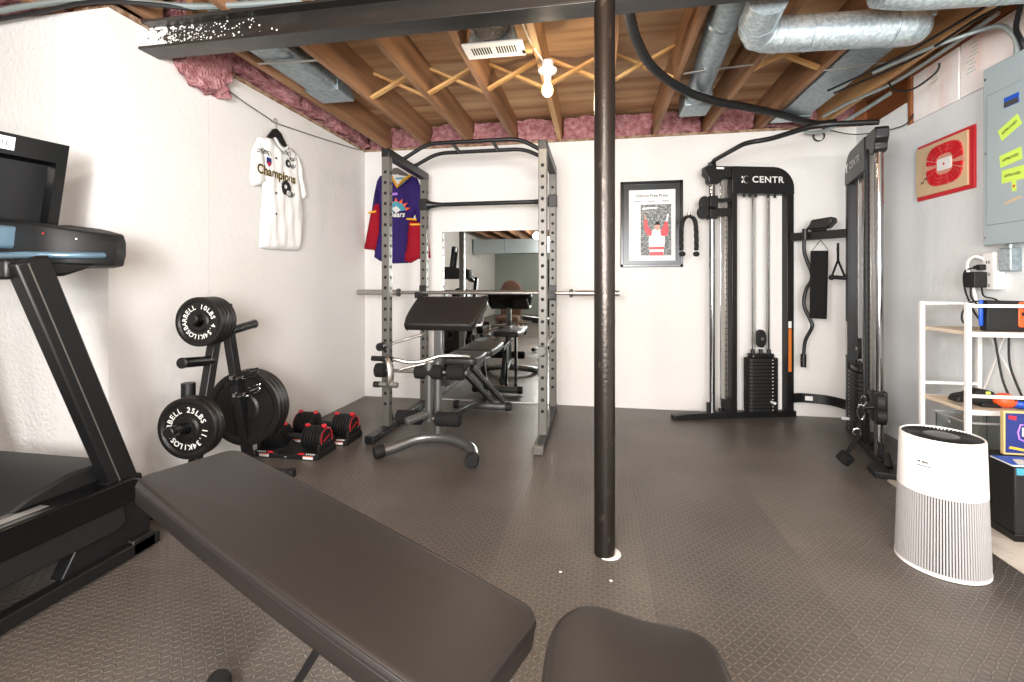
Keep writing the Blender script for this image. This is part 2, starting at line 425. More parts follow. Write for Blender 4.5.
MB().lathe([(.040,.0),(.052,.0),(.050,.003),(.040,.004)], (.050,1.987,0), (0,0,1), 24).build('base_ring', M['paint'], pt)

# ------------------------------------------------------------------ joists, bridging, insulation
JX = [-2.018,-1.608,-1.178,-.75,-.33,.10,.513,.945,1.375,1.86]
where = ['first exposed wooden joist from the left wall, beside the pink insulation','second exposed joist from the left wall, right of the flat duct','third exposed joist from the left wall','exposed joist at the left end of the white air register','pale joist carrying the lit bulb','exposed joist directly behind the black support post','exposed joist left of the round pipe duct','exposed joist right of the round pipe duct','exposed joist left of the long flat duct near the right wall','last exposed joist, above the boarded window']
for i, x in enumerate(JX):
    w = .019
    j = MB().bx(x-w,x+w,2.045,YB+.155,ZJ,ZD-.001).build('ceiling_joist', M['joist_light' if i in (4,9) else 'joist'], None, bevel=.002)
    tag(j, where[i], 'joist', 'ceiling joists')
nearlab = ['short joist end past the beam, leftmost near the ceiling corner','short joist end past the beam, second from left above the grey conduit']
for i, x in enumerate([-3.05,-2.62,-2.19,-1.76,-1.33,-.9,-.47,-.04,.39,.82,1.25,1.68]):
    j = MB().bx(x-.019,x+.019,YN,2.043,ZJ,ZD-.001).build('ceiling_joist', M['joist'], None)
    tag(j, ['joist on the camera side of the steel beam, %s' % s for s in ('leftmost of all','second from left above the conduit','third from left, at the wall','fourth from left','fifth from left','sixth from left','seventh from left','just left of the support post','just right of the support post','second right of the support post','third right of the support post','nearest the right wall')][i], 'joist', 'joists on the near side of the beam')
prv = ['','in second joist bay from the left','in third joist bay from the left','beyond the air register','beside the bulb, behind the support post','just right of the support post','','right of the pipe duct']
yb_ = 3.17
for i in range(1, 8):
    x0, x1 = JX[i]+.02, JX[i+1]-.02
    if i == 6: continue
    for k in (0, 1):
        z0, z1 = (ZJ+.015, ZD-.03) if k == 0 else (ZD-.03, ZJ+.015)
        y = yb_+(.022 if k else -.022)
        b = MB().bar((x0,y,z0),(x1,y,z1),.038,.019).build('bridging_brace', M['brace'], None, bevel=.0015)
        tag(b, 'pale wooden cross brace %s, %s' % (prv[i], 'rising to the right' if k == 0 else 'falling to the right'), 'brace', 'crossed bridging braces')

def fluffy(x0,x1,y0,y1,z0,z1,seed,amp=.035,n=(14,8,6)):
    m = MB(); c = V(((x0+x1)/2,(y0+y1)/2,(z0+z1)/2))
    def side(fn, nu, nv): m.grid(fn, nu, nv)
    L = lambda a,b,t: a+(b-a)*t
    nx, ny, nz = n
    side(lambda u,v: V((L(x0,x1,u),y0,L(z0,z1,v))),nx,nz); side(lambda u,v: V((L(x0,x1,u),y1,L(z0,z1,v))),nx,nz)
    side(lambda u,v: V((L(x0,x1,u),L(y0,y1,v),z0)),nx,ny); side(lambda u,v: V((L(x0,x1,u),L(y0,y1,v),z1)),nx,ny)
    side(lambda u,v: V((x0,L(y0,y1,u),L(z0,z1,v))),ny,nz); side(lambda u,v: V((x1,L(y0,y1,u),L(z0,z1,v))),ny,nz)
    for p in m.v:
        q = p*9+V((seed*7.3,seed*3.1,seed)); d = noise.noise_vector(q)*amp+noise.noise_vector(q*3.1)*amp*.45
        p += d
    import bmesh
    b = bmesh.new(); vs = [b.verts.new(p) for p in m.v]; b.verts.ensure_lookup_table()
    for f in m.f: b.faces.new([vs[i] for i in f])
    bmesh.ops.remove_doubles(b, verts=b.verts, dist=.002)
    r = MB(); b.verts.index_update(); r.add([v.co.copy() for v in b.verts], [tuple(v.index for v in f.verts) for f in b.faces]); b.free()
    return r
bays = [-2.254]+JX+[2.16]
blab = ['in the left corner over the back wall','second bay from the left over the back wall','third bay from the left over the back wall','fourth bay from the left, above the pull-up bars','left of the bulb joist over the back wall','behind the bulb, left of the support post','just right of the support post over the back wall','at the end of the round pipe duct','right of the pipe duct over the back wall','at the end of the long flat duct','in the right corner over the back wall']
for i in range(len(bays)-1):
    x0, x1 = bays[i]+.03, bays[i+1]-.03
    o = fluffy(x0,x1,YB+.03,YB+.12,ZW+.035,ZD-.03,i+1,.028).build('insulation_batt', M['pink'], None, ang=80)
    tag(o, 'pink fibreglass insulation batt '+blab[i], 'insulation', 'pink insulation in the joist bays')
tag(fluffy(XL-.15,XL+.09,2.15,YB-.05,ZW+.035,ZD-.05,33,.04,(8,60,6)).build('insulation_roll', M['pink'], None, ang=80), 'long pink insulation strip running along the top of the left wall', 'insulation')
fl = fluffy(XL+.005,XL+.075,2.20,2.50,2.235,2.47,51,.042,(5,16,14)); tag(fl.build('insulation_flap', M['pink'], None, ang=80), 'torn pink insulation flap hanging down the left wall below the beam', 'insulation')
tag(fluffy(-3.5,XL-.05,1.78,JY+.08,ZW+.07,ZD-.04,71,.035,(24,6,6)).build('insulation_roll', M['pink'], None, ang=80), 'pink insulation above the wall behind the treadmill, over the conduit', 'insulation')

# ------------------------------------------------------------------ ceiling services
# flat duct left
d = thing('flat_duct', (-1.85,2.6,ZJ), 'flat galvanised duct between the two leftmost joists', 'duct')
MB().prism(rrect(.24,.15,.045), (-1.862,2.12,ZJ+.085), (1,0,0), (0,0,1), (0,.95,0)).build('duct_run', M['galv_dull'], d)
MB().prism([(2.95,0),(3.17,.0),(3.17,.05),(2.98,.16),(2.95,.16)], (-1.985,0,ZJ+.008), (0,1,0), (0,0,1), (.25,0,0)).build('end_boot', M['galv_dull'], d, bevel=.004)
tag(MB().bar((-1.99,2.50,ZJ-.004),(-1.615,2.52,ZJ-.004),.022,.003).build('duct_strap', M['satin'], None), 'thin metal strap holding up the flat duct at left', 'strap', 'duct hanger straps')
# register + boot
rg = thing('air_register', (-.56,2.57,ZJ), 'white slotted air register under a sheet metal boot', 'vent')
rf = MB(); rf.prism(rrect(.34,.17,.008), (-.56,2.575,ZJ-.012), (1,0,0), (0,1,0), (0,0,.01)); rf.build('register_face', M['white'], rg, bevel=.002)
for s in (-1, 1):
    sl = MB()
    for k in range(8): sl.bx(-.56+s*.07-.056+k*.0145,-.56+s*.07-.056+k*.0145+.0075,2.535,2.61,ZJ-.0135,ZJ-.0118)
    sl.build('slot', M['hole'], rg)
MB().prism([(-.14,0),(.14,0),(.10,.17),(-.10,.17)], (-.56,2.51,ZJ), (1,0,0), (0,0,1), (0,.13,0)).build('boot', M['galv'], rg, bevel=.004)
fx = MB()
fx.tube([(-.56,2.10+.012*k,ZJ+.11) for k in range(34)], [.095+.008*(k%3) for k in range(34)], 18)
tag(fx.build('flex_duct', M['duct_insul'], None), 'crinkled grey flexible duct feeding the white air register', 'duct')
tag(MB().bx(-.41,-.352,2.60,2.64,ZJ-.012,ZJ+.035).build('wood_block', M['brace'], None), 'small pale wood block at the right end of the air register', 'block')
# bulb
lb = thing('ceiling_bulb', (-.283,2.78,ZJ), 'bare lit bulb in a white porcelain socket on a joist', 'lamp')
MB().lathe([(.034,0),(.034,-.05),(.032,-.052)], (-.283,2.78,ZJ-.001), (0,0,1), 8).build('junction_box', M['white'], lb)
MB().lathe([(.056,-.05),(.056,-.058),(.045,-.072),(.024,-.082),(.022,-.112),(.018,-.113)], (-.283,2.78,ZJ), (0,0,1), 28).build('socket', M['white'], lb)
MB().lathe([(.013,-.108),(.016,-.125),(.028,-.15),(.033,-.17),(.031,-.188),(.02,-.204),(.006,-.21)], (-.283,2.78,ZJ), (0,0,1), 22).build('bulb', M['bulb'], lb)
tag(MB().tube(spl([(-.50,2.11,ZJ+.09),(-.40,2.3,ZJ+.06),(-.36,2.55,ZJ+.02),(-.325,2.66,ZJ-.008),(-.30,2.75,ZJ-.02)]), .005, 6).build('cable', M['cable_w'], None), 'white electric cable running down to the bulb socket', 'cable')
tag(MB().tube(spl([(-.31,2.28,ZD-.05),(-.27,2.5,ZD-.03),(-.16,2.64,ZD-.02),(.05,2.62,ZD-.022),(.075,2.6,ZD-.03)]), .005, 6).build('cable', M['cable_w'], None), 'white cable stapled to the deck right of the bulb', 'cable')
tag(MB().tube(spl([(.125,2.60,ZD-.03),(.24,2.55,ZD-.025),(.36,2.58,ZD-.03),(.49,2.5,ZD-.03)]), .006, 6).build('cable', M['cable_w'], None), 'white cable stapled to the deck right of the support post', 'cable')
# round pipe duct
rd = thing('pipe_duct', (.67,3.,ZJ+.05), 'round galvanised pipe duct running toward the back wall', 'duct')
pa, pb = V((.617,2.12,ZJ+.055)), V((.725,3.62,ZJ+.055))
MB().cyl(pa, pb, .079, n=32).build('duct_run', M['galv_dull'], rd)
for k, t in enumerate((.30, .31)):
    q = pa.lerp(pb, t); a = (pb-pa).normalized()
    MB().lathe([(.080,0),(.083,.006),(.080,.012)], q, a, 32).build('seam_ring', M['galv_dull'], rd)
MB().prism([(-.10,-.02),(.10,-.02),(.10,.14),(-.10,.14)], (.735,3.60,ZJ-.005), (1,0,0), (0,0,1), (0,.24,0)).build('end_boot', M['galv_dull'], rd, bevel=.012)
tag(MB().bar((.53,3.03,ZJ-.028),(.93,3.03,ZJ-.004),.02,.003).build('duct_strap', M['satin'], None), 'thin metal strap under the round pipe duct', 'strap', 'duct hanger straps')
# big elbow duct
bd = thing('elbow_duct', (1.1,2.5,2.35), 'large shiny galvanised round duct with a segmented elbow, under the joists', 'duct')
R = .082; zc = 2.322
pts = fillet([(.735,2.19,zc+.03),(.745,2.46,zc),(1.50,2.50,zc),(1.54,2.80,zc+.13)], .17, 4)
MB().tube(pts, R, 30).build('duct_run', M['galv'], bd, ang=14)
for q, a in ((pts[1],(pts[2]-pts[1])),(pts[3],(pts[4]-pts[2])),(pts[5],(pts[5]-pts[4])),(V((1.0,2.475,zc)),V((1,.05,0))),(V((1.36,2.49,zc)),V((1,.05,0)))):
    MB().lathe([(R-.001,-.005),(R+.0035,0),(R-.001,.005)], q, a, 32, closed=False).build('seam_ring', M['galv_dull'], bd)
b2d = thing('trunk_duct', (1.8,2.25,2.33), 'second galvanised round duct crossing top right, nearest the camera', 'duct')
MB().tube(fillet([(1.17,2.20,2.35),(1.29,2.23,2.345),(1.42,2.24,2.343),(1.62,2.25,2.343),(2.1,2.27,2.343)], .1, 4), .075, 28).build('duct_run', M['galv'], b2d, ang=20)
MB().lathe([(.0745,-.005),(.078,0),(.0745,.005)], (1.62,2.25,2.343), (1,.03,0), 30).build('seam_ring', M['galv_dull'], b2d)
# long flat duct right
rdct = thing('flat_duct', (1.52,3.4,ZJ), 'long flat galvanised duct between joists near the right wall, behind the elbow duct', 'duct')
MB().bx(1.41,1.64,2.62,4.08,ZJ-.005,ZJ+.12).build('duct_run', M['galv_dull'], rdct, bevel=.004)
MB().bx(1.40,1.66,4.02,4.15,ZJ-.012,ZJ+.10).build('end_boot', M['galv'], rdct, bevel=.004)
tag(MB().bar((1.375,3.18,ZJ-.008),(1.84,3.12,ZJ-.006),.02,.003).build('duct_strap', M['satin'], None), 'thin metal strap under the long flat duct at right', 'strap', 'duct hanger straps')
# black hose
hp = spl([(.135,2.13,2.36),(.15,2.25,2.385),(.21,2.55,2.40),(.34,2.92,2.405),(.575,3.26,2.395),(.80,3.42,2.37),(1.05,3.58,2.37),(1.35,3.85,2.40),(1.72,4.14,2.40),(1.9,4.2,2.42)], 10)
tag(MB().tube(hp, [.026+.002*(i%2) for i in range(len(hp))], 12).build('black_hose', M['hose'], None, ang=60), 'thick black hose sagging in a curve below the joists', 'hose')
# grey conduit above the wall behind the treadmill
tag(MB().tube(spl([(-3.5,1.80,2.395),(-3.0,1.79,2.415),(-2.6,1.785,2.432),(-2.26,1.82,2.44),(-1.9,1.96,2.452),(-1.3,2.02,2.455)]), .015, 8).build('conduit_pipe', M['conduit'], None), 'grey conduit running along the wall top above the treadmill', 'pipe')
tag(MB().tube(spl([(-3.5,1.80,2.36),(-3.0,1.80,2.385),(-2.6,1.795,2.40),(-2.26,1.81,2.425),(-1.9,1.97,2.445)]), .010, 6).build('cable', M['hose'], None), 'dark cable strung below the grey conduit at upper left', 'cable')
# right corner: conduits and cables down to the electrical panel
cp = [([(1.72,3.98,2.40),(1.80,3.75,2.42),(1.90,3.45,2.42),(1.93,3.1,2.43),(1.95,2.7,2.45)], .011, 'conduit', 'grey conduit bending under the joist in the right corner'),
      ([(1.68,4.22,2.36),(1.78,4.15,2.335),(1.88,3.95,2.36),(1.97,3.6,2.41)], .014, 'conduit', 'grey conduit elbow against the back right corner'),
      ([(1.66,3.2,2.40),(1.8,2.95,2.41),(1.95,2.8,2.42),(2.0,2.74,2.40),(2.04,2.72,2.32),(2.05,2.73,2.24)], .012, 'conduit', 'flexible grey conduit entering the top of the electrical panel'),
      ([(1.52,3.45,2.40),(1.7,3.0,2.405),(1.83,2.6,2.44),(1.9,2.45,2.45)], .007, 'hose', 'black cable draped under the elbow duct'),
      ([(1.58,3.5,2.40),(1.78,3.05,2.40),(1.86,2.7,2.43),(1.92,2.5,2.44)], .007, 'hose', 'second black cable draped beside the elbow duct'),
      ([(1.88,2.46,2.44),(1.93,2.56,2.37),(1.98,2.64,2.335),(2.03,2.68,2.30),(2.055,2.69,2.24)], .011, 'hose', 'thick black cable dropping into the electrical panel, left one'),
      ([(1.92,2.46,2.44),(1.965,2.55,2.375),(2.01,2.61,2.345),(2.05,2.64,2.31),(2.065,2.65,2.24)], .011, 'hose', 'thick black cable dropping into the electrical panel, right one'),
      ([(1.86,3.42,2.42),(1.88,3.38,2.35),(1.93,3.3,2.32),(1.99,3.2,2.37),(2.0,3.18,2.42)], .006, 'hose', 'loose cable loop hanging under the joist near the boarded window'),
      ([(1.86,4.315,2.41),(1.98,4.05,2.27),(2.10,3.72,2.215),(2.11,3.6,2.26)], .004, 'hose', 'thin wire sagging across the right corner')]
for p, r, m, l in cp:
    tag(MB().tube(spl(p), r, 8).build('conduit_pipe' if m == 'conduit' else 'cable', M[m], None), l, 'pipe' if m == 'conduit' else 'cable')
wl = MB(); wl.tube(spl([(XL+.03,2.30,2.36),(XL+.02,2.6,2.30),(XL+.02,2.92,2.26),(XL+.02,2.98,2.255),(XL+.02,3.4,2.30),(XL+.02,3.9,2.36),(XL+.02,4.2,2.40)]), .003, 5)
tag(wl.build('cable', M['hose'], None), 'thin dark wire sagging along the left wall above the white jersey', 'cable')
co_ = MB()
for k in range(3): co_.tube([(1.828+.042*math.cos(t/20*2*PI)+.003*k, 4.316-.004*k, 2.345+.042*math.sin(t/20*2*PI)+.002*k) for t in range(20)], .0022, 5, closed=True)
tag(co_.build('wire_coil', M['hose'], None), 'small coil of thin wire hung on the back wall under the hose', 'wire coil')

# ------------------------------------------------------------------ foreground incline bench
bn = thing('workout_bench', (-.6,.9,0), 'black padded incline workout bench filling the foreground, nearest the camera', 'bench')
e1 = V((.9306,-.3448,-.1231)).normalized(); e2 = V((.3475,.9377,0)).normalized(); e3 = e1.cross(e2).normalized()
if e3.z < 0: e3 = -e3
A0 = V((-1.223,1.054,.600))
Lp, Wp, th = 1.10, .28, .062
def padpoly(L, W, r, bow=.008, n=8):
    out = []
    for sx, sy, a0 in ((1,1,0),(-1,1,90),(-1,-1,180),(1,-1,270)):
        for k in range(n+1):
            a = math.radians(a0+90*k/n)
            out.append((L/2+sx*(L/2-r)+r*math.cos(a), W/2+sy*(W/2-r)+r*math.sin(a)))
    # extra points on the long sides, bowed out slightly
    res = []
    for i, p in enumerate(out):
        res.append(p); q = out[(i+1) % len(out)]
        if abs(q[0]-p[0]) > L*.3:
            for k in range(1, 12):
                t = k/12; res.append((p[0]+(q[0]-p[0])*t, p[1]+(q[1]-p[1])*t+(bow if p[1] > W/2 else -bow)*math.sin(PI*t)))
    return res
pp = padpoly(Lp, Wp, .045)
bo = A0-e3*(th)
bp_ = MB().pad(pp, th, .016, bo, e1, e2, e3, 6, .006).build('back_pad', M['vinyl_bench'], bn, ang=60)
def ring(poly, inset, h):
    n = len(poly); P = [V((x,y,0)) for x,y in poly]; cen = sum(P, V((0,0,0)))/n; out = []
    for i in range(n):
        t = (P[(i+1)%n]-P[i-1]).normalized(); nn = V((t.y,-t.x,0))
        if nn.dot(P[i]-cen) < 0: nn = -nn
        out.append(P[i]-nn*inset)
    return out, h
def seam(poly, inset, h, o, ax, ay, az, r, name, m, parent):
    R_, h = ring(poly, inset, h)
    return MB().tube([o+ax*p.x+ay*p.y+az*h for p in R_], r, 6, closed=True).build(name, m, parent)
seam(pp, .0045, th-.0050, bo, e1, e2, e3, .0022, 'piping', M['vinyl_bench'], bp_)
seam(pp, -.0005, th-.0155, bo, e1, e2, e3, .0014, 'piping', M['vinyl_bench'], bp_)
seat_poly = [(-.085,.66),(-.088,.76),(-.088,.83),(-.083,.868),(-.070,.905),(-.045,.937),(-.018,.952),(.012,.953),(.045,.944),(.085,.931),(.13,.925),(.17,.918),(.192,.906),(.207,.886),(.215,.86),(.219,.80),(.219,.70),(.21,.64),(.185,.605),(.13,.592),(.08,.59),(.03,.578),(-.02,.572),(-.055,.585),(-.075,.615)]
sp_ = []
for i, p in enumerate(spl([(x,y,0) for x,y in seat_poly], 3, True)): sp_.append((p.x,p.y))
st = MB().pad(sp_, .06, .02, (0,0,.424), (1,0,0), (0,1,0), (0,0,1), 6, .008).build('seat_pad', M['vinyl_bench'], bn, ang=60)
seam(sp_, .004, .0505, V((0,0,.424)), V((1,0,0)), V((0,1,0)), V((0,0,1)), .0022, 'piping', M['vinyl_bench'], st)
# frame: main rail on the floor line, support posts, feet
ctr = lambda t, dz=0: bo+e1*t+e2*.14+V((0,0,dz))
MB().bar(ctr(.18,-.02), ctr(1.08,-.02), .05, .03, (0,0,1)).build('back_frame', M['black'], bn, bevel=.004)
f1 = ctr(.62,-.03); f2 = V((-.93,.99,.04))
g0 = V((-.70,.83,.05)); g1 = V((.12,.62,.06))
MB().bar(V((-.88,.99,.06)), V((.14,.70,.06)), .05, .05).build('main_rail', M['black'], bn, bevel=.004)
MB().bar(V((-.50,.835,.46)), V((-.74,.93,.09)), .016, .016, (0,1,0)).build('adjustment_strut', M['black'], bn, bevel=.003)
MB().bar(V((.05,.74,.40)), V((.02,.74,.08)), .05, .06, (0,1,0)).build('seat_post', M['black'], bn, bevel=.004)
MB().bar(V((-.04,.73,.405)), V((.16,.73,.405)), .05, .02).build('seat_frame', M['black'], bn, bevel=.003)
MB().cyl(V((-1.0,1.11,.045)), V((-.78,.55,.045)), .024, n=18).build('rear_foot', M['black'], bn)
for q, dq in ((V((-1.0,1.11,.045)),V((.055,-.14,0))),(V((-.78,.55,.045)),V((-.02,.05,0)))):
    MB().lathe([(.020,-.012),(.029,-.006),(.031,0),(.031,.05),(.027,.054)], q, dq, 20).build('foot_cap', M['rubber'], bn)
MB().cyl(V((.13,.50,.04)), V((.15,.92,.04)), .024, n=18).build('front_foot', M['black'], bn)

# ------------------------------------------------------------------ treadmill
tm = thing('treadmill', (-2.25,1.0,0), 'large black treadmill cut off at the left edge of the photo', 'treadmill')
tx0, tx1 = -2.66, -1.84
def deck_z(y): return .345-.028*(y-1.169)/.45
for x in (tx1-.02, tx0+.02):
    MB().bx(x-.03,x+.02,-.35,1.72,.012,.062).build('base_rail', M['black'], tm, bevel=.006)
MB().bx(tx0,tx1,1.60,1.70,.012,.075).build('base_crossbar', M['black'], tm, bevel=.006)
rp = [(-.55,.25),(1.60,.235),(1.64,.26),(1.63,.325),(1.60,.334),(1.169,.345),(-.55,.375)]
for x, s in ((tx1,-1),(tx0,1)):
    o = MB().prism(rp, (x,0,0), (0,1,0), (0,0,1), (s*.115,0,0)).build('foot_rail', M['black_gloss'], tm, bevel=.008)
    if s == -1:
        MB().add([(x-.035,.55,.3622),(x-.035,1.33,.3425),(x-.075,1.33,.3425),(x-.075,.55,.3622)], [(0,1,2,3)]).build('grip_decal', M['satin'], o)
MB().prism([(-.5,.17),(1.55,.145),(1.58,.17),(1.57,.238),(-.5,.255)], (tx1-.008,0,0), (0,1,0), (0,0,1), (-.08,0,0)).build('side_skirt', M['black_matte'], tm, bevel=.006)
MB().prism([(-.5,.17),(1.50,.15),(1.55,.17),(1.5,.245),(-.5,.26)], (tx1-.12,0,0), (0,1,0), (0,0,1), (-.67,0,0)).build('deck_frame', M['black_matte'], tm, bevel=.006)
MB().bx(tx0+.11,tx1-.11,-.55,1.42,.255,.335).build('running_belt', M['rubber'], tm, bevel=.01)
hood = [(1.25,.335),(1.32,.37),(1.45,.40),(1.60,.40),(1.66,.37),(1.67,.24),(1.25,.24)]
MB().prism(hood, (tx1-.112,0,0), (0,1,0), (0,0,1), (-.60,0,0)).build('motor_hood', M['black_matte'], tm, bevel=.012)
for x in (-1.895, tx0+.055):
    u = MB(); p0, p1 = V((x,1.60,.30)), V((x,1.275,1.20))
    ua = (p1-p0).normalized(); uw = V((0,ua.z,-ua.y))
    u.obx((p0+p1)/2, (1,0,0), uw, ua, .055, .105, (p1-p0).length)
    uo = u.build('upright', M['black'], tm, bevel=.008)
    MB().obx((p0+p1)/2+V((.0285,0,0))-uw*.018, (1,0,0), uw, ua, .002, .004, (p1-p0).length*.98).build('trim_strip', M['satin'], uo)
    MB().prism([(1.36,.06),(1.70,.06),(1.70,.20),(1.66,.33),(1.52,.34)], (x-.028,0,0), (0,1,0), (0,0,1), (.056,0,0)).build('upright_foot', M['black'], tm, bevel=.006)
# console: wing seen from below
cpoly = [(-2.70,1.30),(-2.66,1.56),(-2.52,1.66),(-2.25,1.70),(-2.02,1.685),(-1.92,1.64),(-1.885,1.57),(-1.90,1.47),(-1.96,1.40),(-2.02,1.38),(-2.5,1.40)]
c_ = MB()
n = len(cpoly); cx = sum(p[0] for p in cpoly)/n; cy = sum(p[1] for p in cpoly)/n
def ztop(x,y): return 1.365-.20*max(0, x+2.25)**1.3
def zbot(x,y): return 1.19+.0*x
vs = []
for f, top in ((.86, 0), (.97, 0), (1., .35), (1., .75), (.97, 1), (.80, 1)):
    for x, y in cpoly:
        X_, Y_ = cx+(x-cx)*f, cy+(y-cy)*f; a, b = zbot(X_,Y_), ztop(X_,Y_)
        vs.append((X_,Y_,a+(b-a)*top+(.0 if f > .9 else (.006 if top else -.008))))
fs = [(k*n+i,k*n+(i+1)%n,(k+1)*n+(i+1)%n,(k+1)*n+i) for k in range(5) for i in range(n)]+[tuple(range(n))[::-1],tuple(range(5*n,6*n))]
c_.add(vs, fs); cons = c_.build('console', M['black_matte'], tm, bevel=.01, ang=45, seg=3)
MB().tube(spl([(-2.62,1.383,1.222),(-2.3,1.378,1.222),(-2.04,1.366,1.222),(-1.965,1.388,1.222),(-1.905,1.455,1.224),(-1.893,1.53,1.228)],6), .013, 8).build('console_lip', M['bluegrey'], cons, bevel=.004)
MB().prism([(1.22,1.13),(1.40,1.145),(1.52,1.19),(1.22,1.20)], (-1.90,0,0), (0,1,0), (0,0,1), (-.10,0,0)).build('arm_bracket', M['black'], tm, bevel=.012)
MB().prism([(1.20,1.13),(1.52,1.155),(1.64,1.19),(1.20,1.20)], (tx0+.10,0,0), (0,1,0), (0,0,1), (-.10,0,0)).build('arm_bracket', M['black'], tm, bevel=.012)
for p, nm, m in (((-1.98,1.383,1.30),'button',M['red']),((-1.915,1.445,1.285),'button',M['white'])):
    MB().ball(p, .0035, 6).build(nm, m, cons)
# swivelled screen: frame facing the room
dY = V((.2,.98,0)).normalized(); nX = V((.98,-.2,0)).normalized(); up = V((0,0,1))
tr = V((-2.16,1.60,1.655)); up = (V((0,0,1))+nX*.12+dY*.06).normalized()
def mp(a, h, dpt=0): return tr-dY*a+up*(h)+nX*dpt
Wm, Hm = .56, .335
mo = MB()
oz = [(0,.035),(Wm,.035),(Wm,-Hm),(0,-Hm)]
ins = [(.035,-.045),(Wm-.035,-.045),(Wm-.035,-Hm+.008),(.035,-Hm+.008)]
vs = [mp(a,h,.0) for a,h in oz]+[mp(a,h,.0) for a,h in ins]+[mp(a+(.012 if a<.3 else -.012),h+(-.012 if h>-.2 else .008),-.030) for a,h in ins]+[mp(a,h,-.05) for a,h in oz]
fs = [(i,(i+1)%4,4+(i+1)%4,4+i) for i in range(4)]+[(4+i,4+(i+1)%4,8+(i+1)%4,8+i) for i in range(4)]+[(i,12+i,12+(i+1)%4,(i+1)%4) for i in range(4)]+[(12,13,14,15),(8,9,10,11)]
mo.add(vs, fs); mon = mo.build('monitor', M['black_gloss'], tm, ang=20)
MB().add([mp(.05,-.06,-.029),mp(Wm-.05,-.06,-.029),mp(Wm-.05,-Hm+.02,-.029),mp(.05,-Hm+.02,-.029)], [(0,1,2,3)]).build('screen', M['screen'], mon)
MB().add([mp(.165,.022,.001),mp(.30,.022,.001),mp(.30,-.028,.001),mp(.165,-.028,.001)], [(0,1,2,3)]).build('sticker', M['paper'], mon)
ic = MB()
ic.tube([mp(.21+.011*math.cos(t/16*2*PI), -.003+.011*math.sin(t/16*2*PI), .0016) for t in range(16)], .0012, 4, closed=True)
for a in (.188,.232): ic.obx(mp(a,-.003,.0016), dY, up, nX, .002, .024, .001)
ic.obx(mp(.21,.006,.0016), dY, up, nX, .002, .012, .001); ic.build('sticker_symbol', M['ink'], mon)
MB().obx(mp(.215,-Hm-.035,.11), dY, up, nX, .30, .085, .05).build('monitor_bracket', M['bluegrey'], tm, bevel=.012)

# ------------------------------------------------------------------ power rack
rk = thing('power_rack', (-.957,3.7,0), 'tall silver grey power rack with drilled uprights in front of the mirror', 'power rack')
fy_, ry_ = 3.31, 4.09
lx, rx_ = -1.545, -.369
for x in (lx, rx_):
    for y in (fy_, ry_):
        u = MB().bx(x-.03,x+.03,y-.03,y+.03,.05,2.09).build('upright', M['rackgrey'], rk, bevel=.004)
        hm = MB()
        for k in range(23):
            z = .22+.0785*k
            if y == fy_ or True:
                hm.cyl((x,y-.0302,z),(x,y-.0312,z),.0125,n=14)
            xs = 1 if x == lx else -1
            hm.cyl((x+xs*.0302,y,z),(x+xs*.0312,y,z),.0125,n=12)
        ho_ = hm.build('hole_row', M['hole'], u); ho_['kind'] = 'stuff'
    MB().bx(x-.032,x+.032,fy_-.25,ry_+.08,.005,.055).build('foot_rail', M['black'], rk, bevel=.004)
    MB().bx(x-.034,x+.034,fy_-.285,fy_-.24,.003,.06).build('foot_cap', M['rackgrey' if x == rx_ else 'black'], rk, bevel=.006)
    MB().prism([(0,0),(.10,0),(0,.16)], (x-.004,fy_+.03,.055), (0,1,0), (0,0,1), (.008,0,0)).build('gusset', M['black'], rk)
    MB().bx(x-.031,x+.031,fy_-.032,ry_+.032,2.06,2.125).build('top_rail', M['black'], rk, bevel=.004)
    MB().bx(x-.036,x+.036,ry_-.04,ry_+.04,1.78,1.885).build('bracket', M['black'], rk, bevel=.004)
    # pin-pipe safety bar
    z = .655
    s = MB().cyl((x+(.0),fy_-.11,z),(x,ry_+.05,z),.0125,n=14).build('safety_bar', M['satin'], rk)
    MB().cyl((x,fy_-.125,z),(x,fy_-.075,z),.030,n=18).build('end_knob', M['black' if x == lx else 'rackgrey'], s)
    j = MB(); y0 = ry_-.03
    j.bx(x-.034,x+.034,y0-.012,y0,.97,1.10); j.bx(x-.034,x+.034,y0-.115,y0-.01,.985,1.005); j.bx(x-.034,x+.034,y0-.125,y0-.113,.985,1.04)
    j.build('bar_hook', M['black'], rk, bevel=.003)
fl_ = MB(); fl_.cyl((lx+.03,ry_,1.832),(rx_-.03,ry_,1.832),.019,n=16); fl_.build('rear_crossbar', M['black'], rk)
for x, s in ((lx+.03,1),(rx_-.03,-1)):
    MB().lathe([(.045,0),(.045,.006),(.034,.03),(.022,.10),(.019,.14)], (x,ry_,1.832), (s,0,0), 16).build('crossbar_flare', M['black'], rk)
for y, zt in ((3.585,2.235),(3.82,2.222)):
    MB().tube(fillet([(lx,y,2.12),(lx+.03,y,2.13),(-1.33,y,zt),(-.58,y,zt),(rx_-.03,y,2.13),(rx_,y,2.12)], .09), .016, 14).build('pull_up_bar', M['black'], rk)
for x in (-1.13,-.80):
    MB().cyl((x,3.585,2.235),(x,3.82,2.222),.014,n=14).build('pull_up_grip', M['black'], rk)

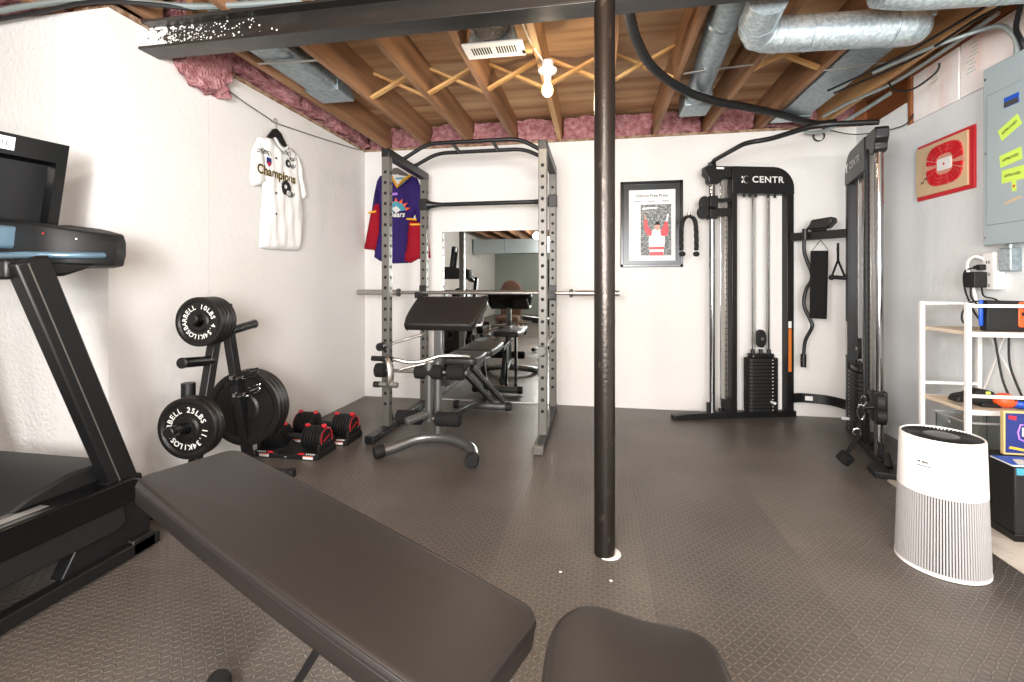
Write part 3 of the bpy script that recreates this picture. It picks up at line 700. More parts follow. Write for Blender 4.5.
# ------------------------------------------------------------------ barbell
bb = thing('barbell', (-.95,3.98,1.035), 'long silver Olympic barbell lying across the power rack', 'barbell')
yb, zb = 3.985, 1.034
x0, x1 = -2.145, .19
MB().cyl((x0+.40,yb,zb),(x1-.40,yb,zb),.0145,n=16).build('shaft', M['satin'], bb)
for a, b in ((x0,x0+.41),(x1-.41,x1)):
    s = MB().cyl((a,yb,zb),(b,yb,zb),.025,n=20).build('sleeve', M['satin'], bb)
    c0 = b-.03 if a == x0 else a
    MB().lathe([(.026,0),(.036,.004),(.036,.026),(.026,.03)], (c0,yb,zb), (1,0,0), 22).build('collar', M['gunmetal'], s)

# ------------------------------------------------------------------ preacher / leg weight bench in the rack
pb = thing('weight_bench', (-1.05,3.4,0), 'grey framed weight bench with a black preacher pad and leg developer, standing in the rack', 'weight bench')
G = M['gunmetal']
ft = spl([(-1.375,2.80,.042),(-1.30,2.86,.052),(-1.17,2.96,.085),(-1.05,2.99,.092),(-.92,2.98,.088),(-.80,2.92,.066),(-.752,2.84,.046),(-.742,2.765,.042)], 8)
f_ = MB().tube(ft, .036, 18).build('front_foot', G, pb)
for a, b in ((ft[0],ft[2]),(ft[-1],ft[-3])):
    d_ = (a-b).normalized()
    MB().lathe([(.039,-.045),(.042,-.035),(.042,.012),(.036,.02)], a, d_, 22).build('rubber_cap', M['rubber'], f_)
MB().cyl((-1.04,3.0,.08),(-1.04,3.0,.60),.030,n=20).build('front_post', G, pb)
MB().obx((-1.04,3.03,.69), (1,0,0), (0,1,0), (0,0,1), .058, .058, .26).build('preacher_post', G, pb, bevel=.006)
# preacher pad: sloping down toward the camera
pa_ = V((1,0,0)); pt_, pb2 = V((0,3.20,1.02)), V((0,2.965,.835))
pv = (pt_-pb2); hgt = pv.length; pv.normalize(); pn = V((0,-pv.z,pv.y))
ppoly = [(-.225,-.0),(.165,-.0),(.20,.012),(.228,.05),(.258,.19),(.265,.25),(.255,.285),(.225,.30),(-.225,.30),(-.248,.285),(-.262,.24),(-.275,.12),(-.272,.05),(-.255,.012)]
pps = [(p.x,p.y) for p in spl([(x,y,0) for x,y in ppoly], 3, True)]
MB().pad(pps, .06, .02, V((-1.005,2.965,.842))-pn*.055, pa_, pv, pn, 5, .008).build('preacher_pad', M['leather'], pb, ang=60)
MB().obx(V((-1.03,3.10,.90))-pn*.02, pa_, pv, pn, .12, .18, .012).build('pad_plate', M['black'], pb)
MB().tube(fillet([(-.78,3.02,.84),(-.775,3.16,.83),(-.79,3.24,.93)], .06), .010, 8).build('pad_loop', M['satin'], pb)
# leg developer
ax_y, ax_z = 2.95, .535
MB().cyl((-1.47,ax_y,ax_z),(-.83,ax_y,ax_z),.012,n=12).build('roller_axle', M['satin'], pb)
for a, b in ((-1.46,-1.38),(-1.18,-.985),(-.962,-.835)):
    MB().lathe([(.030,0),(.046,.008),(.048,.03),(.048,b-a-.03),(.046,b-a-.008),(.030,b-a)], (a,ax_y,ax_z), (1,0,0), 22).build('foam_roller', M['foam'], pb)
MB().cyl((-1.075,2.93,.60),(-1.075,2.93,.22),.026,n=16).build('developer_arm', G, pb)
ly, lz = 2.93, .235
MB().cyl((-1.30,ly,lz),(-.86,ly,lz),.012,n=12).build('roller_axle', M['satin'], pb)
for a, b in ((-1.30,-1.12),(-1.03,-.86)):
    MB().lathe([(.030,0),(.044,.008),(.046,.03),(.046,b-a-.03),(.044,b-a-.008),(.030,b-a)], (a,ly,lz), (1,0,0), 22).build('foam_roller', M['foam'], pb)
MB().lathe([(.040,0),(.040,.012),(.0245,.014),(.0245,.15),(.02,.155),(.012,.156)], (-1.09,2.92,.265), (-.55,-.80,-.12), 20).build('weight_peg', G, pb)
# curl attachment: silver bracket and curved bar
br = []
for k in range(13):
    t = PI*(.05+1.05*k/12); br.append((ax_y-.05-.02*math.sin(t), .54+.085*math.cos(t)))
MB().tube([(-1.345+.03*math.sin(PI*k/12),y-.02*k/12,z) for k,(y,z) in enumerate(br)], .024, 10, flat=.6).build('curl_bracket', M['satin'], pb)
MB().cyl((-1.40,2.88,.455),(-1.27,2.88,.455),.018,n=16).build('bracket_tube', M['satin'], pb)
MB().cyl((-1.435,2.88,.455),(-1.395,2.88,.455),.020,n=16).build('bracket_cap', M['rubber'], pb)
MB().tube(spl([(-1.45,2.90,.622),(-1.30,2.90,.618),(-1.22,2.92,.60),(-1.12,2.95,.605),(-1.02,2.98,.635),(-.90,3.0,.638),(-.82,3.0,.635)]), .0125, 10).build('curl_bar', M['satin'], pb)
MB().cyl((-1.46,2.90,.622),(-1.31,2.90,.618),.017,n=14).build('curl_grip', M['foam'], pb)
MB().cyl((-1.27,2.91,.55),(-1.06,2.96,.60),.010,n=10).build('lock_lever', M['satin'], pb)
# seat, back pad, frame and rear leg
MB().pad(padpoly(.36,.25,.04), .05, .016, (-.80,3.08,.56), (0,1,0), (-1,0,0), (0,0,1), 4, .006).build('seat_pad', M['leather'], pb, ang=60)
bd0 = V((-.775,3.46,.562)); bda = V((0,1,.02)).normalized()
MB().pad(padpoly(.50,.27,.035), .05, .016, bd0, bda, (-1,0,0), bda.cross(V((-1,0,0))), 4, .006).build('back_pad', M['leather'], pb, ang=60)
MB().bar((-.985,2.99,.46),(-.93,4.02,.46),.05,.05).build('main_rail', M['black'], pb, bevel=.005)
MB().bar((-1.02,3.0,.20),(-.95,3.95,.12),.045,.045).build('lower_rail', M['black'], pb, bevel=.005)
for x in (-.90,-1.0):
    MB().bar((x,3.35,.50),(x+.11,4.0,.09),.045,.03,(1,0,0)).build('rear_leg', M['black'], pb, bevel=.005)
MB().bar((-.93,3.80,.47),(-.93,4.02,.10),.04,.04,(1,0,0)).build('rear_strut', M['black'], pb, bevel=.005)
rf_ = MB().cyl((-1.215,4.0,.05),(-.74,4.0,.05),.034,n=20).build('rear_foot', G, pb)
for a, s in ((-1.215,-1),(-.74,1)):
    MB().lathe([(.036,-.03),(.038,-.02),(.038,.012),(.034,.018)], (a,4.0,.05), (s,0,0), 20).build('rubber_cap', M['rubber'], rf_)

# ------------------------------------------------------------------ weight tree with plates
tr_ = thing('weight_tree', (-1.95,2.17,0), 'black A-frame weight plate tree by the left wall', 'weight tree')
nn = V((.12,-.993,0)).normalized(); tc = V((-1.94,2.17,0)); xx = V((.993,.12,0)).normalized()
def tp(a, z, b=0): return tc+nn*a+xx*b+V((0,0,z))
MB().bar(tp(.245,.03), tp(.02,.99), .045, .045, (1,0,0)).build('near_leg', M['black'], tr_, bevel=.004)
MB().bar(tp(-.245,.03), tp(-.02,.99), .045, .045, (1,0,0)).build('far_leg', M['black'], tr_, bevel=.004)
MB().bar(tp(.05,.985), tp(-.05,.985), .05, .05).build('apex_block', M['black'], tr_, bevel=.004)
MB().bar(tp(.245,.025), tp(-.245,.025), .05, .05).build('base_rail', M['black'], tr_, bevel=.004)
for a in (.245,-.245):
    o = MB().bar(tp(a,.022,-.21), tp(a,.022,.24), .05, .044).build('foot_bar', M['black'], tr_, bevel=.005)
    for b in (-.21,.24): MB().bar(tp(a,.022,b-.02), tp(a,.022,b+.02), .056, .05).build('rubber_cap', M['rubber'], o, bevel=.006)
def legx(z): return .245-.225*(z-.03)/.96
pegs = {}
for nm, z, s, L in (('up',.925,1,.17),('mid',.725,1,.19),('low',.425,1,.20),('upf',.86,-1,.22),('bigf',.405,-1,.20)):
    a = legx(z)*s; tip = a+s*L
    g = MB().cyl(tp(a,z), tp(tip,z+.02), .0245, n=20).build('plate_peg', M['black_gloss'], tr_)
    MB().lathe([(.0235,0),(.0262,.002),(.0262,.010),(.022,.014)], tp(tip,z+.02), nn*s, 20).build('peg_cap', M['black'], g)
    pegs[nm] = (a, z)
# cast iron plates. profile along the axis (front face toward +)
def plate(name, R_, T, txt, label, cat, group, step, ts):
    root = thing(name, (0,0,0), label, cat, group)
    t2 = T/2
    MB().lathe([(.026,-t2),(R_*.34,-t2),(R_*.40,-t2*.55),(R_*.80,-t2*.55),(R_*.86,-t2),(R_*.97,-t2),(R_,-t2*.7),(R_,t2*.7),(R_*.97,t2),(R_*.86,t2),(R_*.80,t2*.55),(R_*.40,t2*.55),(R_*.34,t2),(.026,t2)], (0,0,0), (0,-1,0), 44, closed=True).build('disc', M['iron'], root, ang=30)
    if txt:
        tb = MB(); ring_text(tb, txt, ts, R_*.60, (0,-t2*.55-.0012,0), (1,0,0), (0,0,1), math.radians(205), step)
        tb.build('lettering', M['letter'], root)
    return root
rzp = math.atan2(nn.y, nn.x)+PI/2
def at_plate(pg, off, sgn=1, dz=.0): 
    a, z = pegs[pg]; return tp(a+sgn*off, z+.004+dz)
p10 = plate('weight_plate', .122, .026, 'BARBELL 10LBS 4.54KILOS', 'small 10 pound plate with white lettering, front of the upper peg', 'weight plate', 'small plates on the upper peg', math.radians(15.6), .032)
p10.location = at_plate('up', .125); p10.rotation_euler = (0,0,rzp)
for k, l in enumerate(('second small plate on the upper peg, right behind the lettered one','third small plate on the upper peg','rearmost small plate on the upper peg, against the tree')):
    dup(p10, at_plate('up', .096-.029*k), rzp, l)
p25 = plate('weight_plate', .146, .034, 'BARBELL 25LBS 11.34KILOS', '25 pound plate with white lettering, front of the lower peg', 'weight plate', 'lettered plates on the lower peg', math.radians(15.), .036)
p25.location = at_plate('low', .085); p25.rotation_euler = (0,0,rzp)
dup(p25, at_plate('low', .048), rzp, 'second 25 pound plate on the lower peg, behind the lettered one')
p45 = plate('weight_plate', .212, .034, '', 'largest black plate, front of the low far peg on the weight tree', 'weight plate', 'large plates at the back of the tree', 1, .03)
p45.location = at_plate('bigf', .04, -1, .0); p45.rotation_euler = (0,0,rzp)
dup(p45, at_plate('bigf', .076, -1), rzp, 'second largest black plate, sandwiched in the stack behind the tree')
dup(p45, at_plate('bigf', .112, -1), rzp, 'rearmost largest black plate, farthest from the camera on the tree')
# foam sleeve / short tube stub on the near leg left
MB().cyl(tp(.13,.49,-.085), tp(.13,.62,-.085), .032, n=20).build('bar_holder', M['black'], tr_)
MB().bar(tp(.13,.52,-.085), tp(.13,.52,.0), .02, .05).build('holder_arm', M['black'], tr_)
# spring collars hanging on the far leg
for k, (a, z, l) in enumerate(((-.06,.60,'chrome spring collar clip hanging on the weight tree, upper one'),(-.05,.50,'chrome spring collar clip with black grips on the weight tree, lower one'))):
    ck = thing('spring_collar', tp(a,z,.02), l, 'collar clip', 'spring collars on the weight tree')
    hb = tp(-legx(z),z,.03)+nn*.04
    m = MB(); m.tube([hb+V((.03*math.cos(t/14*2*PI)-.0,.03*math.sin(t/14*2*PI),.004*(t//14)+.0004*t)) for t in range(29)], .0045, 6); m.build('coil', M['chrome'], ck)
    d1 = (xx*1.0+V((0,0,.28+.1*k))).normalized()
    for dz in (0,.022):
        q = hb+xx*.028+V((0,0,dz-.004))
        MB().tube(fillet([q, q+d1*.085, q+d1*.10+V((0,0,.018)), q+d1*.03+V((0,0,.016))], .01), .004, 6).build('handle', M['chrome' if k else 'black'], ck)
hk = MB().cyl(tp(-legx(.56),.575,.0)+nn*.0, tp(-legx(.56),.575,.0)+nn*.09, .012, n=12).build('collar_peg', M['black'], tr_)

# ------------------------------------------------------------------ adjustable dumbbells in their stands
def stand(loc, label):
    t = thing('dumbbell_stand', (0,0,0), label, 'dumbbell stand', 'dumbbell stands')
    L, D = .445, .215
    b = MB().prism([(-L/2,0),(L/2,0),(L/2,.045),(.09,.045),(.07,.028),(-.07,.028),(-.09,.045),(-L/2,.045)], (0,-D/2,0), (1,0,0), (0,0,1), (0,D,0)).build('tray', M['black_matte'], t, bevel=.004)
    for s in (-1, 1):
        MB().prism([(0,.045),(.022,.045),(.022,.085),(.012,.095),(0,.085)], (s*L/2-(.022 if s > 0 else 0),-D/2+.02,0), (1,0,0), (0,0,1), (0,D-.04,0)).build('end_cradle', M['black_matte'], t, bevel=.003)
        lb_ = MB().add([(s*.155-.035,-D/2-.0006,.006),(s*.155+.035,-D/2-.0006,.006),(s*.155+.035,-D/2-.0006,.026),(s*.155-.035,-D/2-.0006,.026)], [(0,1,2,3)]).build('label', M['paper'], t)
        MB().add([(s*.155-.034,-D/2-.001,.0205),(s*.155+.034,-D/2-.001,.0205),(s*.155+.034,-D/2-.001,.0255),(s*.155-.034,-D/2-.001,.0255)], [(0,1,2,3)]).build('label_stripe', M['orange'], lb_)
        MB().prism([(s*.085,.033),(s*.125,.033),(s*.135,.044),(s*.095,.044)], (0,-D/2-.0008,0), (1,0,0), (0,0,1), (0,.0004,0)).build('red_stripe', M['red'], t)
        w_ = MB()
        for k in range(5): w_.prism([(s*(.14+.013*k),.034),(s*(.148+.013*k),.034),(s*(.152+.013*k),.043),(s*(.144+.013*k),.043)], (0,-D/2-.0008,0), (1,0,0), (0,0,1), (0,.0004,0))
        w_.build('weight_scale', M['letter'], t)
    put_text(MB(), 'lbs', .014, (.0,-D/2-.0012,.014), (1,0,0), (0,0,1)).build('lettering', M['letter'], t)
    t.location = loc; return t
def dumbbell(loc, label):
    t = thing('dumbbell', (0,0,0), label, 'dumbbell', 'adjustable dumbbells')
    z = .112
    MB().lathe([(.014,-.075),(.0175,-.06),(.019,0),(.0175,.06),(.014,.075)], (0,0,z), (1,0,0), 18).build('handle', M['black_matte'], t)
    for s in (-1, 1):
        for k in range(6):
            a = s*(.078+.0205*k)
            MB().lathe([(.03,0),(.070,.001),(.076,.004),(.076,.013),(.070,.016),(.03,.017)], (a,0,z), (s,0,0), 30).build('plate', M['black_matte'], t)
        e = MB().lathe([(.03,0),(.072,0),(.072,.012),(.064,.018),(.02,.018)], (s*.201,0,z), (s,0,0), 30).build('end_cap', M['black_matte'], t)
        MB().lathe([(.060,0),(.066,0),(.066,.003),(.060,.003)], (s*.218,0,z), (s,0,0), 30, closed=True).build('red_ring', M['red'], e)
        MB().bar((s*.2205,-.035,z-.012),(s*.2205,.035,z+.016),.002,.007).build('brand_mark', M['red'], e)
        MB().bar((s*.192,-.012,z+.078),(s*.208,.012,z+.078),.03,.02).build('lock_tab', M['red'], t, bevel=.005)
        MB().bar((s*.076,-.012,z+.076),(s*.090,.012,z+.076),.03,.018).build('lock_tab', M['red'], t, bevel=.005)
    t.location = loc; return t
d1l, d2l = (-1.945,2.80,0), (-1.905,3.085,0)
stand(d1l, 'black dumbbell stand with red stripes, nearer of the two on the floor')
r2 = stand(d2l, 'black dumbbell stand farther back, closer to the power rack')
z0 = .0
a = dumbbell(d1l, 'adjustable black and red dumbbell in the nearer stand, beside the large plates')
dumbbell(d2l, 'adjustable black and red dumbbell in the farther stand, toward the rack')

# ------------------------------------------------------------------ cable machine in the back right corner
cm = thing('cable_machine', (1.6,3.9,0), 'tall black two tower cable machine with weight stacks in the back right corner', 'cable machine')
def tower(P0, d, n, side):
    P0, d, n = V(P0), V(d).normalized(), V(n).normalized(); Z_ = V((0,0,1))
    def p(s, z, o=0): return P0+d*s+n*o+Z_*z
    def box(s0, s1, z0, z1, o0, o1): return MB().obx(p((s0+s1)/2,(z0+z1)/2,(o0+o1)/2), d, n, Z_, s1-s0, o1-o0, z1-z0)
    box(.155,.20,.05,2.0,-.035,.035).build('upright', M['black'], cm, bevel=.004)
    u2 = box(.635,.695,.05,1.88,-.035,.035).build('upright', M['black'], cm, bevel=.004)
    if side < 0: box(.645,.672,.38,.74,.0355,.0365).build('warning_label', M['orange_label'], u2)
    if side < 0: box(.645,.672,.745,.80,.0355,.0365).build('warning_label', M['paper'], u2)
    if side > 0: box(.640,.690,.58,.83,.0355,.0365).build('instruction_label', M['paper'], u2)
    hd = [(.155,1.86),(.695,1.86),(.695,1.90)]
    for k in range(9):
        a = PI/2*k/8; hd.append((.52+.175*math.cos(a),1.91+.175*math.sin(a)))
    hd += [(.155,2.085)]
    h = MB().prism(hd, P0-n*.04, d, Z_, n*.08).build('header_panel', M['black'], cm, bevel=.004)
    q = p(.462,1.975,.0412) if side < 0 else p(.41,1.975,.0412); dx = d if side < 0 else -d
    tb = MB(); put_text(tb, 'CENTR', .074, q, dx, Z_, fx=1.1, bold=.02, spacing=1.1); tb.build('lettering', M['letter'], h)
    lg = MB(); c0 = q-dx*.195
    def stroke(pts, r=.0045): lg.tube([c0+dx*x+Z_*z for x, z in pts], r, 6, flat=.3)
    stroke([(-.028,.028),(-.028,.010)]); stroke([(-.028,-.028),(-.028,-.010)])
    stroke([(-.022,.0),(-.002,.028)]); stroke([(-.022,.0),(-.002,-.028)])
    stroke([(.028*math.cos(t)+.006,.030*math.sin(t)) for t in [math.radians(60+24*k) for k in range(11)]], .0042)
    lg.build('logo_mark', M['letter'], h)
    # pole side
    br_ = MB().prism([(-.075,2.015),(-.045,1.985),(-.045,1.955),(-.03,1.935),(.03,1.935),(.06,1.95),(.085,1.985),(.155,1.99),(.155,2.085),(-.06,2.085),(-.075,2.07)], P0-n*.035, d, Z_, n*.07)
    bo_ = br_.build('top_bracket', M['black'], cm, bevel=.006)
    if side < 0: box(.02,.085,2.058,2.074,.0352,.036).build('caution_label', M['paper'], bo_)
    MB().cyl(p(0,.05),p(0,1.95),.024,n=26).build('guide_pole', M['chrome'], cm)
    MB().cyl(p(.075,.06),p(.075,1.98),.005,n=12).build('adjuster_rod', M['chrome'], cm)
    ar = box(.10,.122,.10,1.96,-.02,.02).build('adjuster_rail', M['satin'], cm, bevel=.003)
    ho = MB()
    for k in range(36): ho.cyl(p(.111,.18+.047*k,.0202),p(.111,.18+.047*k,.0212),.006,n=10)
    o_ = ho.build('rail_holes', M['hole'], ar); o_['kind'] = 'stuff'
    MB().cyl(p(-.034,.045),p(-.034,.13),.014,n=14).build('pole_buffer', M['rubber'], cm)
    # base
    box(-.12,.72,.0,.05,-.03,.03).build('base_bar', M['black'], cm, bevel=.004)
    if side < 0:
        MB().prism([(-.34,.0),(-.22,.0),(-.10,.0),(-.10,.05),(-.22,.046),(-.34,.034)], P0-n*.035, d, Z_, n*.07).build('base_foot', M['black'], cm, bevel=.004)
    else:
        MB().prism([(-.30,-.095),(-.17,-.10),(-.11,-.04),(-.11,.04),(-.17,.10),(-.30,.095)], P0, d, n, Z_*.035).build('base_foot', M['black'], cm, bevel=.006)
        MB().cyl(p(-.2,.035),p(-.14,.10),.02,n=14).build('foot_bolt', M['black'], cm)
    box(.07,.16,.05,.075,-.03,.03).build('pole_seat', M['black'], cm)
    MB().cyl(p(.135,.115,-.022),p(.135,.115,.022),.055,n=26).build('low_pulley', M['black_matte'], cm)
    # weight stack
    for s in (.355,.375,.475,.495):
        r = .0085 if s in (.355,.495) else .004
        MB().cyl(p(s,.06),p(s,1.90),r,n=10).build('guide_rod' if r > .005 else 'lift_cable', M['chrome' if r > .005 else 'satin'], cm)
    sk = MB().cyl(p(.425,.05),p(.425,.53),.012,n=10).build('stack_spine', M['satin'], cm)
    for k in range(15):
        z = .055+.0295*k
        MB().prism(rrect(.265,.11,.035,4), p(.425,z), d, n, Z_*.0275).build('stack_plate', M['black_matte'], cm, bevel=.0025)
    mk = MB()
    for k in range(15): mk.cyl(p(.495,.069+.0295*k,.0545),p(.495,.069+.0295*k,.0556),.005,n=8)
    o_ = mk.build('number_dots', M['letter'], sk); o_['kind'] = 'stuff'
    MB().prism(rrect(.21,.085,.03,4), p(.425,.50), d, n, Z_*.03).build('top_plate', M['black'], cm, bevel=.004)
    for s in (.355,.425,.495): MB().cyl(p(s,.525),p(s,.565),.017,n=14).build('stack_bushing', M['black'], cm)
    pl = MB().prism([(x*.042,y*.075) for x, y in circ(1,22)], p(.425,.655,-.02), d, Z_, n*.04).build('stack_pulley', M['black_matte'], cm, bevel=.004)
    MB().cyl(p(.425,.655,.018),p(.425,.655,.026),.012,n=12).build('pulley_bolt', M['satin'], pl)
    MB().cyl(p(.485,.135,.05),p(.485,.135,.10),.011,n=14).build('selector_pin', M['white'], cm)
    for s in (.28,.33,.38,.49,.55): MB().cyl(p(s,1.835,.0),p(s,1.862,.0),.011,n=10).build('header_bolt', M['black'], cm)
    # carriage
    zc_ = 1.745 if side < 0 else .35
    ca = MB().obx(p(.0,zc_,0), d, n, Z_, .072, .075, .19).build('carriage', M['black_matte'], cm, bevel=.008)
    box(.03,.155,zc_-.075,zc_-.005,-.03,.03).build('carriage_arm', M['black'], ca, bevel=.004)
    box(.03,.155,zc_+.045,zc_+.075,-.03,.03).build('carriage_arm', M['black'], ca, bevel=.004)
    pc = p(-.075,zc_+.0,.01)
    MB().prism([(x*.038,y*.062+.03) for x, y in circ(1,20)], pc-n*.02, d, Z_, n*.045).build('swivel_pulley', M['black_matte'], ca, bevel=.005)
    MB().prism([(x*.043,y*.05-.045) for x, y in circ(1,20)], pc-n*.022+d*-.01, d, Z_, n*.05).build('swivel_pulley', M['black_matte'], ca, bevel=.005)
    MB().cyl(p(-.03,zc_,.02),p(-.01,zc_-.02,.085),.012,n=12).build('lock_knob', M['black'], ca)
    return p, pc
pL, pcL = tower((.947,4.13,0), (.966,.259,0), (.259,-.966,0), -1)
pR, pcR = tower((1.743,3.30,0), (.24,.971,0), (-.971,.24,0), 1)
# pull-up bar joining the tower tops, crossbar and curved floor brace
MB().tube(fillet([(.947,4.13,2.08),(.95,4.09,2.125),(1.06,3.63,2.13),(1.20,3.57,2.13),(1.36,3.33,2.13),(1.45,3.28,2.125),(1.72,3.26,2.115)], .12), .0175, 14).build('pull_up_bar', M['black'], cm)
MB().obx((.945,4.12,2.10), (.966,.259,0), (-.259,.966,0), (0,0,1), .05, .05, .04).build('bar_mount', M['black'], cm, bevel=.005)
MB().bar((1.60,4.27,1.50),(1.895,3.965,1.50),.045,.065).build('crossbar', M['black'], cm, bevel=.004)
cbp = spl([(1.61,4.25,.165),(1.70,4.275,.165),(1.86,4.22,.165),(1.93,4.08,.165),(1.91,3.96,.165)], 8)
cb = MB()
for i in range(len(cbp)-1): cb.bar(cbp[i], cbp[i+1]+(cbp[i+1]-cbp[i])*.08, .012, .075)
cbo = cb.build('floor_brace', M['black'], cm)
MB().obx((1.735,4.262,.165), (.95,-.15,0), (.15,.95,0), (0,0,1), .055, .004, .035).build('brace_label', M['paper'], cbo)

# attachments
def P_at(u, v, y):      # a point of the place on the plane y, seen at (u, v) in the 1024x682 frame
    a, b = (u-512)/F, (283-v)/F; s, c = math.sin(PSI), math.cos(PSI)
    k = y/(c+s*a); return V((k*(c*a-s), y, H+k*b))
def X_at(u, v, x):
    a, b = (u-512)/F, (283-v)/F; s, c = math.sin(PSI), math.cos(PSI)
    k = x/(c*a-s); return V((x, k*(c+s*a), H+k*b))
rp_ = thing('triceps_rope', P_at(689,215,4.06), 'black braided two-ended rope handle hanging at the left tower, beside the framed page', 'rope handle')
top = P_at(689,214,4.06)
def braid(pts, parent, nm):
    m = MB()
    for ph in range(3):
        q = []
        for i, c_ in enumerate(pts):
            t = i*.75+ph*2*PI/3; q.append(V(c_)+V((.0085*math.cos(t),.0085*math.sin(t),0)))
        m.tube(q, .0115, 6)
    return m.build(nm, M['rubber'], parent)
for us, ub in (((689,684,681.5,681.5),682),((689,694,696,696.5),696)):
    pts = spl([P_at(us[0],216,4.06),P_at(us[1],219,4.06),P_at(us[2],228,4.06),P_at(us[3],250,4.06)], 10)
    braid(pts, rp_, 'rope_strand')
    MB().ball(P_at(ub+.3,254,4.06), .026, 10, (1,1,.85)).build('rope_end', M['rubber'], rp_)
MB().tube([top+V((.012*math.cos(t/14*2*PI),0,.012+.03*math.sin(t/14*2*PI)+.01)) for t in range(14)], .0035, 6, closed=True).build('snap_hook', M['satin'], rp_)
MB().cyl(top+V((0,-.0,-.02)), top+V((0,0,.01)), .014, n=12).build('rope_collar', M['satin'], rp_)
# on the crossbar
def bp2(u, v): 
    y = {0:4.152}.get(0); a = (u-512)/F; s, c = math.sin(PSI), math.cos(PSI); sl = (c*a-s)/(c+s*a)
    y = 5.79/(1+sl); return P_at(u, v, y)
cbm = thing('curl_bar', bp2(804,236), 'wavy black curl bar hanging upright from the crossbar', 'curl bar')
wp = [bp2(u,v) for u, v in ((804.5,236),(804.5,253),(812,276),(806,290),(804,305),(810,319),(812,327),(805,342),(803.5,362))]
MB().tube(spl(wp, 8), .0135, 12).build('bar', M['black'], cbm)
MB().cyl(bp2(803.5,354), bp2(803.3,367), .021, n=16).build('end_collar', M['black'], cbm)
MB().cyl(bp2(803.5,360)+V((-.03,-.02,0)), bp2(803.5,360), .005, n=8).build('collar_pin', M['satin'], cbm)
MB().cyl(bp2(804.5,229)+V((0,-.01,.0)), bp2(804.5,240)+V((0,-.01,0)), .020, n=16).build('end_collar', M['black'], cbm)
pd = thing('padded_bar_holder', bp2(823,231), 'black wedge shaped pad sitting on the crossbar above the strap', 'pad')
dB = V((.695,-.719,0)); nB = V((-.719,-.695,0))
MB().prism([(-.09,.0),(.055,.0),(.10,.045),(.095,.085),(-.05,.075),(-.06,.05)], V((1.755,4.10,1.548))-nB*.05, dB, (0,0,1), nB*.10).build('pad_body', M['leather'], pd, bevel=.01, seg=3)
MB().obx(V((1.745,4.112,1.545)), dB, nB, (0,0,1), .10, .05, .022).build('pad_bracket', M['black'], pd, bevel=.003)
ab = thing('strap_sling', bp2(820,250), 'wide black nylon strap hanging from a metal triangle ring on the crossbar', 'strap')
MB().tube([bp2(820.5,240), bp2(812,251), bp2(829,251)], .006, 6, closed=True).build('triangle_ring', M['satin'], ab)
a, b = bp2(812,251), bp2(828.5,251); a2, b2_ = bp2(811.5,316), bp2(827,317)
m = MB()
for o in (0, .022):
    m.add([a+nB*o, b+nB*o, b2_+nB*(o*1.4), a2+nB*(o*1.4), a+nB*(o+.004), b+nB*(o+.004), b2_+nB*(o*1.4+.004), a2+nB*(o*1.4+.004)], [(3,2,1,0),(4,5,6,7),(0,1,5,4),(1,2,6,5),(2,3,7,6),(3,0,4,7)])
m.build('webbing', M['foam'], ab)
MB().cyl(a2+nB*.016, b2_+nB*.016, .017, n=14).build('webbing_fold', M['foam'], ab)
sh = thing('stirrup_handle', bp2(838,262), 'single black stirrup handle hanging at the right end of the crossbar', 'handle')
MB().tube([bp2(838,243), bp2(838,262)], .009, 8).build('webbing', M['foam'], sh)
MB().tube(fillet([bp2(838,260), bp2(831.5,277), bp2(838,278), bp2(845,277), bp2(838,260)], .01), .008, 8).build('side_strap', M['foam'], sh)
MB().cyl(bp2(831.5,277), bp2(845,278), .016, n=14).build('grip', M['rubber'], sh)
for u in (831.5,845): MB().ball(bp2(u,277.6), .020, 8).build('grip_end', M['rubber'], sh)
MB().tube([bp2(838,249)+V((0,0,.016*math.sin(t/12*2*PI)))+dB*.010*math.cos(t/12*2*PI) for t in range(12)], .003, 6, closed=True).build('snap_hook', M['satin'], sh)
# ankle strap on the right tower's low carriage
an = thing('ankle_strap', (1.55,3.2,0), 'black ankle cuff hanging by a chrome snap hook from the low carriage, touching the floor', 'ankle cuff')
def hookloop(c0, L, w, r, nm): 
    c0 = V(c0); MB().tube([c0+V((w*math.cos(t/18*2*PI),-.004*math.cos(t/18*2*PI),L*math.sin(t/18*2*PI))) for t in range(18)], r, 6, closed=True).build(nm, M['chrome'], an)
hookloop(P_at(861,412,3.2), .045, .018, .0045, 'snap_hook')
hookloop(P_at(860,404,3.2)+V((.02,0,.02)), .03, .012, .004, 'snap_hook')
m = MB(); q = [P_at(859,420,3.2),P_at(858,430,3.19),P_at(855,440,3.17),P_at(848,452,3.15)]
m.tube(spl(q, 6), .013, 8, flat=.5); m.build('webbing', M['foam'], an)
hookloop(P_at(857,432,3.18), .022, .02, .004, 'd_ring')
MB().lathe([(.030,-.03),(.040,-.026),(.040,.026),(.030,.03)], P_at(845,460,3.12)+V((0,0,.012)), (.5,-.3,.8), 20).build('cuff', M['foam'], an)

# ------------------------------------------------------------------ mirror and framed page on the back wall
mr = thing('wall_mirror', (-.9,YB,0.02), 'large frameless mirror on the back wall behind the power rack', 'mirror')
MB().bx(-1.457,-.352,YB-.012,YB-.001,.012,1.615).build('mirror_back', M['white'], mr)
MB().add([(-1.452,YB-.0125,.0125),(-.357,YB-.0125,.0125),(-.357,YB-.0125,1.611),(-1.452,YB-.0125,1.611)], [(0,1,2,3)]).build('mirror_glass', M['mirror'], mr)

